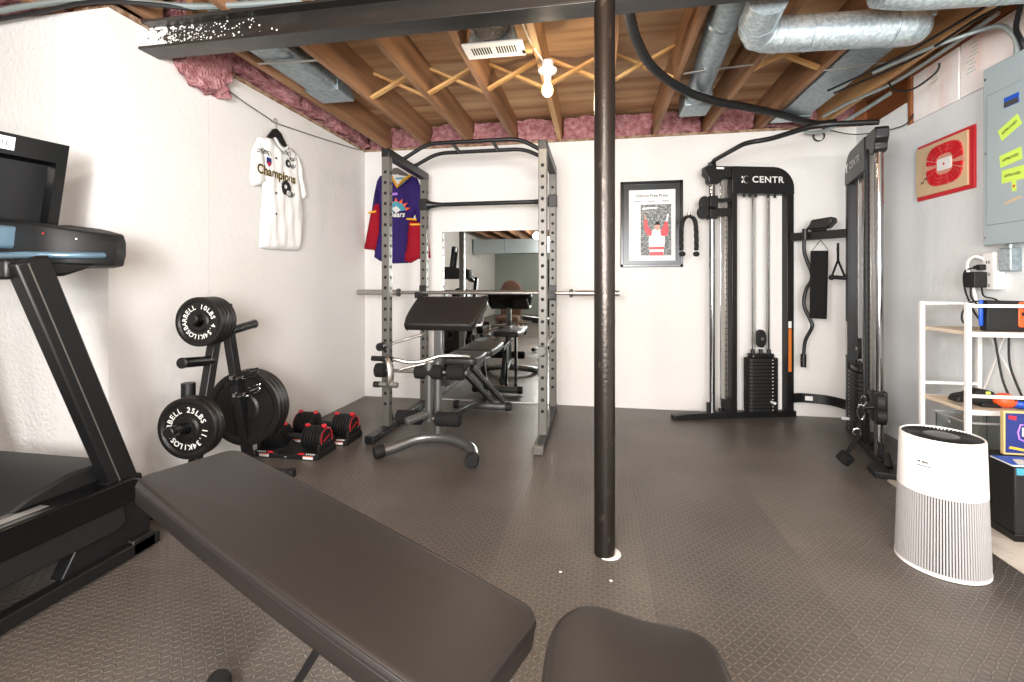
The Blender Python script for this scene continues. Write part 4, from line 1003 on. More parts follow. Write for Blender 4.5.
fp = thing('framed_front_page', (.48,YB,1.26), 'framed newspaper front page with a cheering hockey player, right of the support post', 'picture')
fx0, fx1, fz0, fz1 = .216, .749, 1.262, 2.022
m = MB()
for a in ((fx0,fx1,fz0,fz0+.025),(fx0,fx1,fz1-.025,fz1),(fx0,fx0+.025,fz0,fz1),(fx1-.025,fx1,fz0,fz1)): m.bx(a[0],a[1],YB-.028,YB-.001,a[2],a[3])
m.build('frame', M['black_gloss'], fp, bevel=.003)
yy = YB-.014
MB().bx(fx0+.02,fx1-.02,yy,YB-.004,fz0+.02,fz1-.02).build('mat_board', M['framematte'], fp)
px0, px1, pz0, pz1 = .29, .686, 1.318, 1.945
pg = MB().bx(px0,px1,yy-.003,yy,pz0,pz1).build('page', M['paper'], fp)
yy -= .0035
put_text(MB(), 'Detroit Free Press', .036, ((px0+px1)/2,yy,1.893), (1,0,0), (0,0,1), bold=.012).build('masthead', M['ink'], pg)
ln = MB(); ln.bx(px0+.02,px1-.02,yy-.0003,yy,1.862,1.865)
for k in range(3): ln.bx(px0+.04+.12*k,px0+.10+.12*k,yy-.0003,yy,1.838,1.85)
for k in range(34): ln.bx(px0+.02,px0+.085-.01*(k % 3),yy-.0003,yy,1.345+.0135*k,1.349+.0135*k)
o_ = ln.build('print_lines', mat('grey_print',(176,176,176),.8), pg); o_['kind'] = 'stuff'
phx0, phx1, phz0, phz1 = px0+.10, px1-.035, pz0+.045, 1.815
ph = MB().bx(phx0,phx1,yy-.0008,yy,phz0,phz1).build('photo', M['pic_bg'], pg); yy -= .0012
def ph_poly(pts, m, nm, lift=0):
    w, h = phx1-phx0, phz1-phz0
    MB().prism([(phx0+x*w, phz0+z*h) for x, z in pts], (0,yy-lift,0), (1,0,0), (0,0,1), (0,.0004,0)).build(nm, m, pg)
ph_poly([(.30,.0),(.74,.0),(.76,.06),(.80,.30),(.78,.42),(.62,.52),(.42,.52),(.30,.42),(.26,.30),(.30,.06)], M['paper'], 'printed_jersey')
ph_poly([(.28,.12),(.77,.12),(.78,.17),(.28,.17)], M['red'], 'printed_stripe', .0005)
ph_poly([(.30,.0),(.74,.0),(.74,.07),(.30,.07)], M['red'], 'printed_stripe', .0005)
ph_poly([(.10,.70),(.20,.72),(.26,.56),(.38,.46),(.34,.38),(.22,.40),(.12,.52)], M['red'], 'printed_sleeve', .0006)
ph_poly([(.68,.38),(.86,.38),(.92,.48),(.88,.66),(.78,.66),(.72,.54),(.64,.47)], M['red'], 'printed_sleeve', .0006)
ph_poly([(.14,.70),(.19,.71),(.17,.80),(.12,.80)], M['skin'], 'printed_arm', .0006)
ph_poly([(.80,.65),(.87,.65),(.93,.80),(.88,.82)], M['paper'], 'printed_arm', .0006)
ph_poly(circ(.09,16,.555,.56,.75), M['skin'], 'printed_face', .0007)
ph_poly([(.47,.60),(.64,.60),(.62,.65),(.55,.665),(.49,.65)], M['ink'], 'printed_hair', .0008)
ph_poly([(.05,.90),(.55,.92),(.55,.95),(.05,.94)], M['paper'], 'printed_banner', .0004)

# ------------------------------------------------------------------ cloth things on the walls
from mathutils.geometry import delaunay_2d_cdt
from mathutils import Vector as V2
def cloth(poly, step, o, ax, ay, az, depth, fold=0., seed=0, edge=.03):
    P = [V2((x,y)) for x, y in poly]; pts = []
    n = len(P)
    for i in range(n):
        a, b = P[i], P[(i+1) % n]; k = max(1, int((b-a).length/step))
        for t in range(k): pts.append(a+(b-a)*t/k)
    nb = len(pts); edges = [(i,(i+1) % nb) for i in range(nb)]
    xs = [p.x for p in pts]; ys = [p.y for p in pts]
    def inside(q):
        c = False
        for i in range(nb):
            a, b = pts[i], pts[i-1]
            if (a.y > q.y) != (b.y > q.y) and q.x < (b.x-a.x)*(q.y-a.y)/(b.y-a.y)+a.x: c = not c
        return c
    inner = []; x = min(xs)
    while x < max(xs):
        y = min(ys)
        while y < max(ys):
            q = V2((x,y))
            if inside(q) and min((q-p).length for p in pts) > step*.6: inner.append(q)
            y += step
        x += step
    vs, es, fs, *_ = delaunay_2d_cdt(pts+inner, edges, [], 1, 1e-5)
    o, ax, ay, az = V(o), V(ax), V(ay), V(az); B = list(pts)
    out = []
    for q in vs:
        dd = min((q-p).length for p in B); f = min(1, dd/edge); f = f*(2-f)
        g = fold*(math.sin(q.x*70+seed+q.y*6)+.6*math.sin(q.x*37-q.y*21+seed*2))*f
        out.append(o+ax*q.x+ay*q.y+az*(depth*f+g))
    back = [o+ax*q.x+ay*q.y-az*.005 for q in vs]; N = len(vs)
    m = MB(); fs = [tuple(f) for f in fs]
    m.add(out+back, fs+[tuple(i+N for i in reversed(f)) for f in fs]+[(i,(i+1)%nb,(i+1)%nb+N,i+N) for i in range(nb)])
    return m
# white jersey on the left wall (local x = along the wall toward the back, y = up)
wx = XL+.022
def wj(pts): return [(X_at(u,v,wx).y, X_at(u,v,wx).z) for u, v in pts]
ja = dict(o=(wx,0,0), ax=(0,1,0), ay=(0,0,1), az=(1,0,0))
hg = thing('clothes_hanger', (wx,2.98,2.2), 'black plastic hanger holding the white jersey on the left wall', 'hanger')
MB().tube(spl([(wx,2.96,2.262),(wx,2.98,2.285),(wx,2.995,2.265),(wx,2.985,2.235),(wx,2.985,2.19)], 5), .0028, 6).build('hook', M['satin'], hg)
MB().prism([(2.87,2.105),(2.95,2.20),(2.985,2.215),(3.03,2.195),(3.13,2.09),(3.11,2.08),(3.0,2.15),(2.96,2.15),(2.90,2.095)], (wx-.006,0,0), (0,1,0), (0,0,1), (.016,0,0)).build('shoulder_bar', M['black_matte'], hg, bevel=.004)
jw = thing('white_jersey', (wx,3.0,1.4), 'white short sleeved jersey with autographs and a printed helmet, hanging on the left wall', 'jersey')
body = wj([(258,137),(270.5,137),(275,144),(280,150),(284,146),(293.5,149.5),(297,170),(300,192),(302.5,215),(301.5,240),(299,250.6),(283,250),(270,249.3),(259.5,247.5),(260.5,225),(263,190),(261,165)])
bj = cloth(body, .028, depth=.035, fold=.006, seed=1, edge=.05, **ja).build('body', M['cloth_white'], jw, ang=70)
for nm, pts in (('sleeve',[(258,137),(263,150),(264,168),(265.5,182.5),(258,186),(252,185.5),(250,176),(252.5,150)]),('sleeve',[(293.5,149.5),(298,158),(302,172),(306,197),(301.5,200.5),(298,188),(295,170)])):
    cloth(wj(pts), .026, depth=.030, fold=.004, seed=3, edge=.04, **ja).build(nm, M['cloth_white'], jw, ang=70)
MB().tube([(wx+.030,y,z) for y, z in wj([(271,138),(275,145),(280,151),(284,147)])], .007, 8).build('collar', M['cloth_white'], jw)
jx = wx+.041
def jt(body_, size, u, v, du, dv, m, nm, **k):
    a = X_at(u,v,jx); b = X_at(u+du,v+dv,jx); ax = (b-a).normalized(); ay = V((1,0,0)).cross(ax)
    t = MB(); put_text(t, body_, size, a, ax, ay, **k); return t.build(nm, m, jw)
jt('Champions', .088, 277.5,174.5, 10,3.2, M['gold'], 'print_shadow', bold=.045)
jx += .0012
jt('Champions', .088, 277.5,174.5, 10,3.2, M['ink'], 'lettering', bold=.012)
cc = X_at(286.5,188.5,jx); hs = .72
MB().prism([(x,y) for x, y in [(-.054,.0),(-.05,.029),(-.029,.05),(0,.056),(.029,.047),(.049,.022),(.052,-.007),(.029,-.014),(.014,-.007),(.0,-.022),(.0,-.043),(-.022,-.05),(-.043,-.036)]], cc, (0,1,0), (0,0,1), (.001,0,0)).build('helmet_print', M['ink'], jw)
MB().tube([cc+V((.001,y,z)) for y, z in ((.022,-.007),(.061,-.022),(.065,-.04),(.029,-.054),(.0,-.043))], .003, 6).build('face_mask_print', M['ink'], jw)
MB().prism(circ(.015,14,-.009,.011), cc+V((.0012,0,0)), (0,1,0), (0,0,1), (.0006,0,0)).build('helmet_spot', M['letter'], jw)
c2 = X_at(288,163.5,jx); MB().prism(circ(.028,18), c2, (0,1,0), (0,0,1), (.001,0,0)).build('round_badge', M['ink'], jw)
MB().prism(circ(.012,12,.008,0), c2+V((.001,0,0)), (0,1,0), (0,0,1), (.0006,0,0)).build('badge_spot', M['letter'], jw)
c3 = X_at(269,162,jx); shd = [(-.024,.03),(.024,.03),(.024,-.01),(0,-.034),(-.024,-.01)]
MB().prism(shd, c3, (0,1,0), (0,0,1), (.0008,0,0)).build('shield_badge', M['navy'], jw)
MB().prism([(-.02,-.002),(.02,-.002),(.02,-.01),(0,-.029),(-.02,-.01)], c3+V((.0009,0,0)), (0,1,0), (0,0,1), (.0006,0,0)).build('shield_field', M['red'], jw)
for k, (u, v) in enumerate(((262,152),(267,154),(287,154),(292,160),(293,167),(292,196))):
    c_ = X_at(u,v,jx); t = MB()
    t.tube([c_+V((0,.03*math.cos(a*.9+k)*(1-.02*a)+.004*a-.03,.018*math.sin(a*1.7+k)+.001*a)) for a in range(14)], .0018, 4)
    t.build('autograph', M['ink'], jw)
for v in (158,193,214):
    c_ = X_at(276,v,jx-.002); MB().cyl(c_, c_+V((.003,0,0)), .008, n=10).build('button', M['ink'], jw)
# purple jersey on the back wall
py = YB-.012
def pj(pts): return [(P_at(u,v,py).x, P_at(u,v,py).z) for u, v in pts]
pa2 = dict(o=(0,py,0), ax=(1,0,0), ay=(0,0,1), az=(0,-1,0))
hp2 = thing('clothes_hanger', (-1.9,py,2.2), 'grey hanger inside the purple jersey on the back wall', 'hanger')
MB().prism([(P_at(u,v,py).x,P_at(u,v,py).z) for u, v in ((386,178),(394,168),(398,168),(412,177),(409,179),(397,174))], (0,py+.002,0), (1,0,0), (0,0,1), (0,-.012,0)).build('shoulder_bar', M['rackgrey'], hp2, bevel=.003)
MB().tube([P_at(396,169,py),P_at(396.5,163,py),P_at(398.5,160.5,py),P_at(399.5,163,py)], .003, 6).build('hook', M['satin'], hp2)
jp = thing('purple_jersey', (-1.9,py,1.3), 'purple and red hockey jersey with yellow collar, hanging behind the left rack uprights', 'jersey')
cloth(pj([(380,176),(391,173),(399,187),(412,175.5),(417,178),(419.5,205),(411,222),(409,245),(408.5,263),(393,263.5),(380,261),(374,257),(378,235),(380,210),(377,200)]), .028, depth=.038, fold=.006, seed=2, edge=.05, **pa2).build('body', M['purple'], jp, ang=70)
cloth(pj([(380,176),(378,200),(378,212),(371.5,212.5),(374,195),(377,181)]), .026, depth=.034, fold=.003, seed=5, edge=.035, **pa2).build('upper_sleeve', M['purple'], jp, ang=70)
cloth(pj([(380,198),(380,235),(376,256),(374,250),(364,249),(370.5,214),(376,200)]), .026, depth=.040, fold=.005, seed=6, edge=.04, **pa2).build('lower_sleeve', M['redcloth'], jp, ang=70)
cloth(pj([(417,178),(424,195),(427,222),(417,224),(413,205),(415,190)]), .026, depth=.036, fold=.003, seed=7, edge=.035, **pa2).build('upper_sleeve', M['purple'], jp, ang=70)
cloth(pj([(408.5,219),(427,223),(430.5,258),(418,259),(411,263),(404,262),(407,240)]), .026, depth=.044, fold=.006, seed=8, edge=.04, **pa2).build('lower_sleeve', M['redcloth'], jp, ang=70)
def lift(u, v, o): p_ = P_at(u,v,py); return V((p_.x, py-o, p_.z))
for a, b in (((408.5,219.5),(418,220)),((412,225),(427,225)),((370.5,213.5),(378,212))):
    MB().tube([lift(*a,.040),lift((a[0]+b[0])/2,(a[1]+b[1])/2,.046),lift(*b,.040)], .010, 8).build('yellow_band', M['yellow'], jp)
MB().tube([lift(391,173,.03),lift(395,180,.042),lift(399,188,.045),lift(405,181,.043),lift(412,176,.032)], .022, 8, flat=.45).build('collar', M['yellow'], jp)
MB().prism(pj([(393,175),(409,177),(399,186)]), (0,py-.028,0), (1,0,0), (0,0,1), (0,-.006,0)).build('neck_insert', M['letter'], jp)
MB().prism(pj([(397,178.5),(406,178.3),(405.5,180),(397.5,180.2)]), (0,py-.035,0), (1,0,0), (0,0,1), (0,-.004,0)).build('neck_label', M['teal'], jp)
lo = .050
MB().prism(pj([(394.5,194),(399.5,193.6),(399.8,196),(394.8,196.3)]), (0,py-lo,0), (1,0,0), (0,0,1), (0,-.002,0)).build('chest_tag', M['lilac'], jp)
for k in range(6):
    t0, t1 = math.radians(150-25*k), math.radians(150-25*k-22); c_ = (398,212)
    q = [(c_[0]+r*math.cos(t), c_[1]-r*.9*math.sin(t)) for r, t in ((10,t0),(10,t1),(15,(t0+t1)/2))]
    MB().prism(pj(q), (0,py-lo,0), (1,0,0), (0,0,1), (0,-.002,0)).build('sun_ray_print', M['orange'], jp)
MB().prism(pj([(390,207),(397,202),(405,205),(408,211),(400,212),(391,213)]), (0,py-lo,0), (1,0,0), (0,0,1), (0,-.0025,0)).build('crest_print', M['teal'], jp)
MB().prism(pj([(394,209),(399,207),(403,211),(398,214)]), (0,py-lo-.001,0), (1,0,0), (0,0,1), (0,-.003,0)).build('crest_highlight', M['letter'], jp)
t = MB(); put_text(t, 'Bears', .072, lift(399,215.5,lo+.005), (1,0,0), (0,0,1), bold=.03, shear=.25); t.build('lettering', M['letter'], jp)

# ------------------------------------------------------------------ right wall: arena art, electrical panel, outlet
aw = thing('arena_wall_art', (XR,3.32,1.66), 'red bordered tan wall art of an arena seen from above, left of the electrical panel', 'wall art')
ay0, ay1, az0, az1 = 3.078, 3.556, 1.66, 2.02
MB().bx(XR-.014,XR-.001,ay0,ay1,az0,az1).build('red_board', M['red'], aw, bevel=.002)
MB().bx(XR-.024,XR-.012,ay0+.036,ay1-.004,az0+.024,az1-.020).build('tan_board', M['tan'], aw, bevel=.002)
ac = V((XR-.025, 3.285, 1.848)); AX, AY, AN = V((0,-1,0)), V((0,0,1)), V((-1,0,0))
def sup(r, t, k=.38):
    c, s = math.cos(t), math.sin(t)
    return (r*1.18*math.copysign(abs(c)**(k*1.6), c), r*1.0*math.copysign(abs(s)**(k*1.6), s))
MB().prism([sup(.128,2*PI*i/48) for i in range(48)], ac, AX, AY, AN*.003).build('arena_base', mat('pale_red_board',(214,150,130),.5), aw)
for r0, r1, h in ((.062,.082,.005),(.085,.104,.007),(.107,.125,.009)):
    m = MB()
    for i in range(26):
        a, b = 2*PI*i/26+.04, 2*PI*(i+1)/26-.04; mid = (a+b)/2
        m.prism([sup(r0,a),sup(r0,mid),sup(r0,b),sup(r1,b),sup(r1,mid),sup(r1,a)], ac+AN*.003, AX, AY, AN*h)
    o_ = m.build('seating_tier', M['red'], aw); o_['kind'] = 'stuff'
rk_ = MB().prism(rrect(.115,.072,.012,4), ac+AN*.003, AX, AY, AN*.004).build('rink', M['paper'], aw)
MB().prism(circ(.008,12), ac+AN*.0075, AX, AY, AN*.0006).build('centre_mark', M['red'], rk_)
MB().tube([ac+AX*(-.215+.006*k)+AY*(-.085+.012*math.sin(k*1.4)+.004*k)+AN*.001 for k in range(11)], .0016, 4).build('signature', M['ink'], aw)
o_ = MB()
for k in range(4): o_.obx(ac+AX*-.19+AY*(.03-.016*k), AX, AY, AN, .05-.008*(k%2), .004, .0015)
oo = o_.build('print_lines', mat('faint_tan_print',(190,160,124),.7), aw); oo['kind'] = 'stuff'

ep = thing('electrical_panel', (XR,2.55,1.3), 'grey metal electrical panel with lime stickers, cut off by the right edge of the photo', 'electrical panel')
ex = 2.02
MB().bx(ex+.012,XR-.001,2.35,2.885,1.322,2.24).build('box', M['panelgrey'], ep, bevel=.004)
MB().bx(ex,ex+.014,2.345,2.893,1.316,2.245).build('cover', M['panelgrey'], ep, bevel=.005)
dr = MB().bx(ex-.006,ex+.002,2.36,2.862,1.42,2.10).build('door', M['panelgrey'], ep, bevel=.004)
MB().bx(ex-.008,ex-.005,2.668,2.752,1.995,2.045).build('latch_recess', M['blue'], dr)
MB().bx(ex-.0095,ex-.0075,2.670,2.750,1.997,2.022).build('latch', M['gunmetal'], dr)
for y, z in ((2.876,2.19),(2.876,1.80),(2.876,1.36)): MB().cyl((ex-.003,y,z),(ex+.001,y,z),.007,n=12).build('screw', M['satin'], ep)
def stick(u, v, w, h, rot, txt):
    c_ = X_at(u,v,ex-.0068); c_.y = c_.y; ca, sa = math.cos(rot), math.sin(rot)
    ax_ = V((0,-ca,sa)); ay_ = V((0,sa,ca))
    o_ = MB().obx(c_, ax_, ay_, (1,0,0), w, h, .0008).build('sticker', M['lime'], dr)
    if txt:
        t = MB(); put_text(t, txt, .019, c_+V((-.0008,0,0)), ax_, ay_, bold=.02); t.build('lettering', M['ink'], o_)
    else:
        MB().prism(circ(.007,10), c_+V((-.0008,0,0)), ax_, ay_, (.0003,0,0)).build('sticker_dot', M['red'], o_)
stick(1009.5,127.5,.125,.062,.42,'APPROVED'); stick(1010.5,157.5,.125,.062,.12,'APPROVED'); stick(1012.5,174.5,.125,.066,.0,'APPROVED'); stick(1014,186,.025,.05,.05,'')
m = MB(); c_ = X_at(1012,200,ex-.0066)
m.prism([(-.05,-.01),(.0,.006),(.05,.012),(.06,.004),(.0,-.008),(-.04,-.016)], c_, (0,-1,0), (0,0,1), (-.0005,0,0)); m.build('tape_scrap', M['tan'], dr)
jb = thing('junction_box', (XR,2.83,1.25), 'small galvanised junction box under the electrical panel', 'junction box')
MB().bx(XR-.05,XR-.001,2.79,2.862,1.18,1.30).build('box', M['galv_dull'], jb, bevel=.003)
MB().cyl((XR-.03,2.82,1.29),(XR-.03,2.82,1.318),.014,n=14).build('connector', M['galv'], jb)
MB().bx(XR-.053,XR-.049,2.79,2.862,1.185,1.295).build('cover_plate', M['galv'], jb, bevel=.002)
ot = thing('outlet_tap', (XR,2.92,1.1), 'white multi-outlet wall tap with plugs below the electrical panel', 'outlet')
MB().bx(XR-.055,XR-.001,2.885,2.965,1.085,1.285).build('tap_body', M['white'], ot, bevel=.008)
for z in (1.235,1.17,1.11):
    s_ = MB(); s_.bx(XR-.0565,XR-.0545,2.914,2.919,z-.012,z+.004); s_.bx(XR-.0565,XR-.0545,2.93,2.935,z-.012,z+.004); s_.build('slot', M['hole'], ot)
pw = thing('power_adapter', (XR-.09,2.95,1.15), 'square black power adapter plugged into the white wall tap', 'adapter')
MB().bx(XR-.120,XR-.0575,2.922,3.002,1.095,1.18).build('adapter_body', M['black_matte'], pw, bevel=.005)
pg2 = thing('black_plug', (XR-.08,2.965,1.2), 'small black plug above the adapter in the wall tap', 'plug')
MB().bx(XR-.085,XR-.0575,2.93,2.965,1.19,1.22).build('plug_body', M['black_matte'], pg2, bevel=.004)
MB().bx(XR-.085,XR-.06,2.965,2.985,1.195,1.215).build('strain_relief', M['black_matte'], pg2, bevel=.004)
cabs = [([(XR-.075,2.985,1.205),(XR-.08,3.05,1.18),(XR-.07,3.06,1.08),(XR-.06,3.01,.96),(XR-.06,2.95,.90)], .0045, 'black_matte', 'leftmost black cable looping from the wall tap to the shelf'),
        ([(XR-.09,2.99,1.10),(XR-.09,2.985,1.04),(XR-.08,2.94,.99),(XR-.07,2.90,.95),(XR-.07,2.88,.90)], .0045, 'black_matte', 'black cable dropping from the adapter behind the game console'),
        ([(XR-.08,2.93,1.095),(XR-.09,2.90,1.05),(XR-.08,2.84,1.035),(XR-.07,2.80,.99),(XR-.07,2.78,.90)], .004, 'black_matte', 'thin black cable arching right from the adapter'),
        ([(XR-.05,2.955,1.25),(XR-.075,2.99,1.265),(XR-.08,3.03,1.22),(XR-.06,3.02,1.10),(XR-.05,2.99,.96),(XR-.05,2.97,.88)], .008, 'white', 'white cable bending over the wall tap and down to the shelf'),
        ([P_at(978,301,2.79),P_at(970,303,2.80),P_at(963,311,2.80),P_at(962,320,2.80),P_at(967,326,2.80)], .0045, 'black_matte', 'black cable looping at the left of the game console'),
        ([(XR-.08,2.85,.86),(XR-.08,2.83,.76),(XR-.07,2.81,.62),(XR-.06,2.77,.52)], .005, 'black_matte', 'black cable hanging below the top shelf, left one'),
        ([(XR-.08,2.76,.86),(XR-.085,2.75,.72),(XR-.07,2.72,.60),(XR-.06,2.68,.52)], .005, 'black_matte', 'black cable hanging below the top shelf, right one')]
for p, r, m_, l in cabs: tag(MB().tube(spl(p, 8), r, 8).build('cable', M[m_], None), l, 'cable')

# ------------------------------------------------------------------ shelf unit and its things
su = thing('shelf_unit', (1.94,2.83,0), 'white metal shelf unit with pale boards against the right wall', 'shelf unit')
zf = -.006
sx0, sx1, sy0, sy1 = 1.80, 2.075, 2.67, 3.0
for x in (sx0, sx1):
    for y in (sy0, sy1): MB().bx(x-.011,x+.011,y-.011,y+.011,zf,1.02).build('post', M['white_metal'], su, bevel=.003)
for y in (sy0, sy1):
    for z in (1.008,.565): MB().bx(sx0,sx1,y-.008,y+.008,z-.008,z+.008).build('end_rail', M['white_metal'], su, bevel=.002)
for z in (.868,.485,.10):
    for y in (sy0, sy1): MB().bx(sx0,sx1,y-.010,y+.010,z-.012,z+.012).build('shelf_rail', M['white_metal'], su, bevel=.002)
    MB().bx(sx0+.004,sx1,sy0+.012,sy1-.012,z-.006,z+.012).build('shelf_board', M['shelfwood'], su, bevel=.002)
MB().bar((sx1+.006,2.99,.50),(sx1+.006,2.84,.86),.010,.004,(1,0,0)).build('diagonal_brace', M['white_metal'], su)
MB().bar((sx1+.012,2.70,.50),(sx1+.012,2.97,.86),.010,.004,(1,0,0)).build('diagonal_brace', M['white_metal'], su)
gc = thing('game_console', (2.0,2.735,.88), 'black handheld game console in its dock, blue and red controllers at its ends', 'game console')
gy = 2.725
MB().prism([(1.905,.882),(2.09,.882),(2.085,1.03),(1.91,1.035)], (0,gy-.02,0), (1,0,0), (0,0,1), (0,.045,0)).build('dock', M['black_matte'], gc, bevel=.004)
MB().bx(1.888,1.906,gy-.002,gy+.012,.905,1.036).build('left_controller', M['blue'], gc, bevel=.006)
rc = MB().prism(rrect(.05,.125,.012,4), (2.062,gy-.024,.965), (1,0,0), (0,0,1), (0,.006,0)).build('right_controller', M['orange'], gc, bevel=.003)
MB().cyl((2.058,gy-.030,.968),(2.058,gy-.023,.968),.010,n=14).build('thumb_stick', M['black_matte'], rc)
for dx, dz in ((0,.028),(.010,.038),(-.010,.038),(0,.048)): MB().cyl((2.058+dx,gy-.027,.968+dz),(2.058+dx,gy-.023,.968+dz),.004,n=8).build('button', M['black_matte'], rc)
gd = thing('handheld_gadget', (1.88,2.80,.5), 'flat black handheld gadget with a yellow-green mark on the middle shelf', 'gadget')
MB().prism([(1.795,.515),(1.81,.548),(1.86,.560),(1.90,.585),(1.965,.575),(1.985,.535),(2.0,.505),(1.93,.499),(1.86,.515)], (0,2.74,0), (1,0,0), (0,0,1), (0,.07,0)).build('body', M['black_matte'], gd, bevel=.010, seg=3)
MB().bx(1.90,1.985,2.725,2.79,.498,.520).build('base', M['black_matte'], gd, bevel=.004)
MB().bx(1.925,1.945,2.738,2.742,.562,.575).build('marker', M['lime'], gd)
gp = thing('game_controller', (2.03,2.75,.5), 'orange and blue game controller on the middle shelf', 'game controller')
MB().ball((2.005,2.74,.535), .05, 12, (1.0,.9,.72)).build('left_grip', M['orange'], gp)
MB().ball((2.065,2.73,.525), .045, 12, (1.0,.9,.60)).build('right_grip', M['blue'], gp)
MB().obx((2.035,2.745,.535), (1,0,-.15), (0,1,0), (.15,0,1), .09, .07, .035).build('body', M['orange'], gp, bevel=.014, seg=3)
for dx in (.0,.03): MB().cyl((2.02+dx,2.70,.55),(2.02+dx,2.72,.545),.010,n=12).build('thumb_stick', M['black_matte'], gp)
bk = thing('black_crate', (1.95,2.45,0), 'tall black box standing on the floor in front of the shelf unit, right edge', 'crate')
MB().bx(1.795,2.10,2.40,2.62,zf+.03,.325).build('body', M['black_matte'], bk, bevel=.006)
MB().bx(1.79,2.105,2.395,2.625,zf,.028).build('base', M['black_gloss'], bk, bevel=.004)
MB().bx(1.80,2.09,2.396,2.400,.285,.315).build('front_strip', M['teal'], bk)
bkl = thing('booklet', (1.9,2.45,.326), 'blue and white booklet lying on the black box', 'booklet')
MB().bx(1.775,2.08,2.385,2.50,.326,.332).build('pages', M['paper'], bkl)
ck_ = MB().bx(1.775,2.08,2.385,2.50,.332,.3335).build('cover', M['blue'], bkl)
m = MB()
for k in range(3): m.prism([(1.80+.08*k,2.39),(1.84+.08*k,2.39),(1.87+.08*k,2.46),(1.83+.08*k,2.46)], (0,0,.3336), (1,0,0), (0,1,0), (0,0,.0004))
m.build('cover_print', M['letter'], ck_)
bxx = thing('puzzle_box', (1.95,2.53,.334), 'navy box with gold edges and a lilac outlined logo standing on the black box', 'box')
MB().bx(1.838,2.09,2.515,2.535,.335,.535).build('carton', M['gold'], bxx, bevel=.002)
fb = MB().bx(1.845,2.08,2.512,2.515,.345,.525).build('front_print', M['navy'], bxx)
c_ = V((1.965,2.5115,.44)); hx = [(-.075,.0),(-.065,.035),(-.03,.035),(-.01,.06),(.03,.05),(.07,.035),(.08,-.01),(.06,-.045),(-.05,-.04),(-.07,-.03)]
MB().tube([c_+V((x,-.0005,z)) for x, z in hx], .004, 6, closed=True).build('logo_outline', M['lilac'], fb)
t = MB(); put_text(t, 'LA', .055, c_+V((-.03,-.001,.0)), (1,0,0), (0,0,1), bold=.02); t.build('lettering', M['letter'], fb)
MB().prism(circ(.028,16,.03,.0), c_+V((0,-.001,0)), (1,0,0), (0,0,1), (0,.0005,0)).build('logo_print', M['yellow'], fb)
MB().prism([(1.855,.365),(1.93,.352),(1.935,.362),(1.86,.375)], (0,2.5112,0), (1,0,0), (0,0,1), (0,.0005,0)).build('gold_strip', M['yellow'], fb)
MB().prism([(1.855,.50),(1.885,.495),(1.885,.512),(1.855,.515)], (0,2.5112,0), (1,0,0), (0,0,1), (0,.0005,0)).build('corner_badge', M['red'], fb)
gj = thing('clear_bin', (1.88,2.8,.112), 'clear plastic bin on the bottom shelf behind the air purifier', 'bin')
m = MB(); m.bx(1.82,2.06,2.70,2.704,.113,.42); m.bx(1.82,2.06,2.92,2.924,.113,.42); m.bx(1.82,1.824,2.70,2.924,.113,.42); m.bx(2.056,2.06,2.70,2.924,.113,.42); m.bx(1.82,2.06,2.70,2.924,.113,.117)
m.build('bin_walls', M['glass'], gj)
m = MB(); m.tube([(1.815,2.695,.425),(2.065,2.695,.425),(2.065,2.93,.425),(1.815,2.93,.425)], .006, 6, closed=True); m.build('rim', M['fin'], gj)
pn2 = thing('paint_brush', (1.80,2.73,.2), 'slim silver and black pen leaning out of the clear bin', 'pen')
MB().cyl((1.835,2.72,.12),(1.865,2.76,.40),.006,n=10).build('barrel', M['satin'], pn2)
MB().cyl((1.865,2.76,.40),(1.872,2.769,.465),.006,.005,n=10).build('tip', M['black_matte'], pn2)

# ------------------------------------------------------------------ air purifier
ap = thing('air_purifier', (1.36,2.155,0), 'white tapered air purifier with grey ribbed lower half on the floor at right', 'air purifier')
c_ = V((1.36,2.155,0)); rb, rt, hp_ = .146, .130, .515
def rr(z): return rb+(rt-rb)*z/hp_
MB().lathe([(rr(0)-.004,0),(rr(0)+.001,.003),(rr(.014)+.001,.014),(rr(.014)-.006,.016)], c_, (0,0,1), 56).build('base_ring', M['white'], ap)
core = MB().lathe([(rr(.012)-.007,.012),(rr(.30)-.007,.302)], c_, (0,0,1), 56).build('inner_drum', M['findark'], ap)
m = MB()
for k in range(100):
    t = 2*PI*k/100; r = V((math.cos(t),math.sin(t),0)); q = V((-r.y,r.x,0))
    m.obx(c_+r*(rr(.157)-.004)+V((0,0,.157)), q, r, V((0,0,1))-r*.031, .0050, .008, .288)
o_ = m.build('rib_grille', M['fin'], ap); o_['kind'] = 'stuff'
sh_ = MB().lathe([(rr(.30)-.01,.301),(rr(.30)+.001,.302),(rr(.505)+.001,.510),(rr(.51)-.001,.515),(rr(.51)-.004,.516),(rr(.51)-.006,.512),(rr(.51)-.007,.503),(.012,.503)], c_, (0,0,1), 56).build('upper_shell', M['white'], ap)
m = MB()
for k in range(60):
    t = 2*PI*k/60; r = V((math.cos(t),math.sin(t),0)); m.bar(c_+r*.060+V((0,0,.509)), c_+r*(rt-.007)+V((0,0,.509)), .003, .008)
m.lathe([(.058,.505),(.064,.505),(.064,.514),(.058,.514)], c_, (0,0,1), 32, closed=True)
vg = m.build('top_grille', M['black_matte'], ap); vg['kind'] = 'stuff'
MB().lathe([(.122,.5035),(.122,.5045),(.01,.5045)], c_, (0,0,1), 40).build('top_dish', M['black_matte'], ap)
MB().lathe([(.057,.504),(.057,.512),(.05,.5145),(.01,.5145)], c_, (0,0,1), 32).build('control_disc', M['gunmetal'], ap)
m = MB(); va = math.atan2(-c_.y,-c_.x)-.52
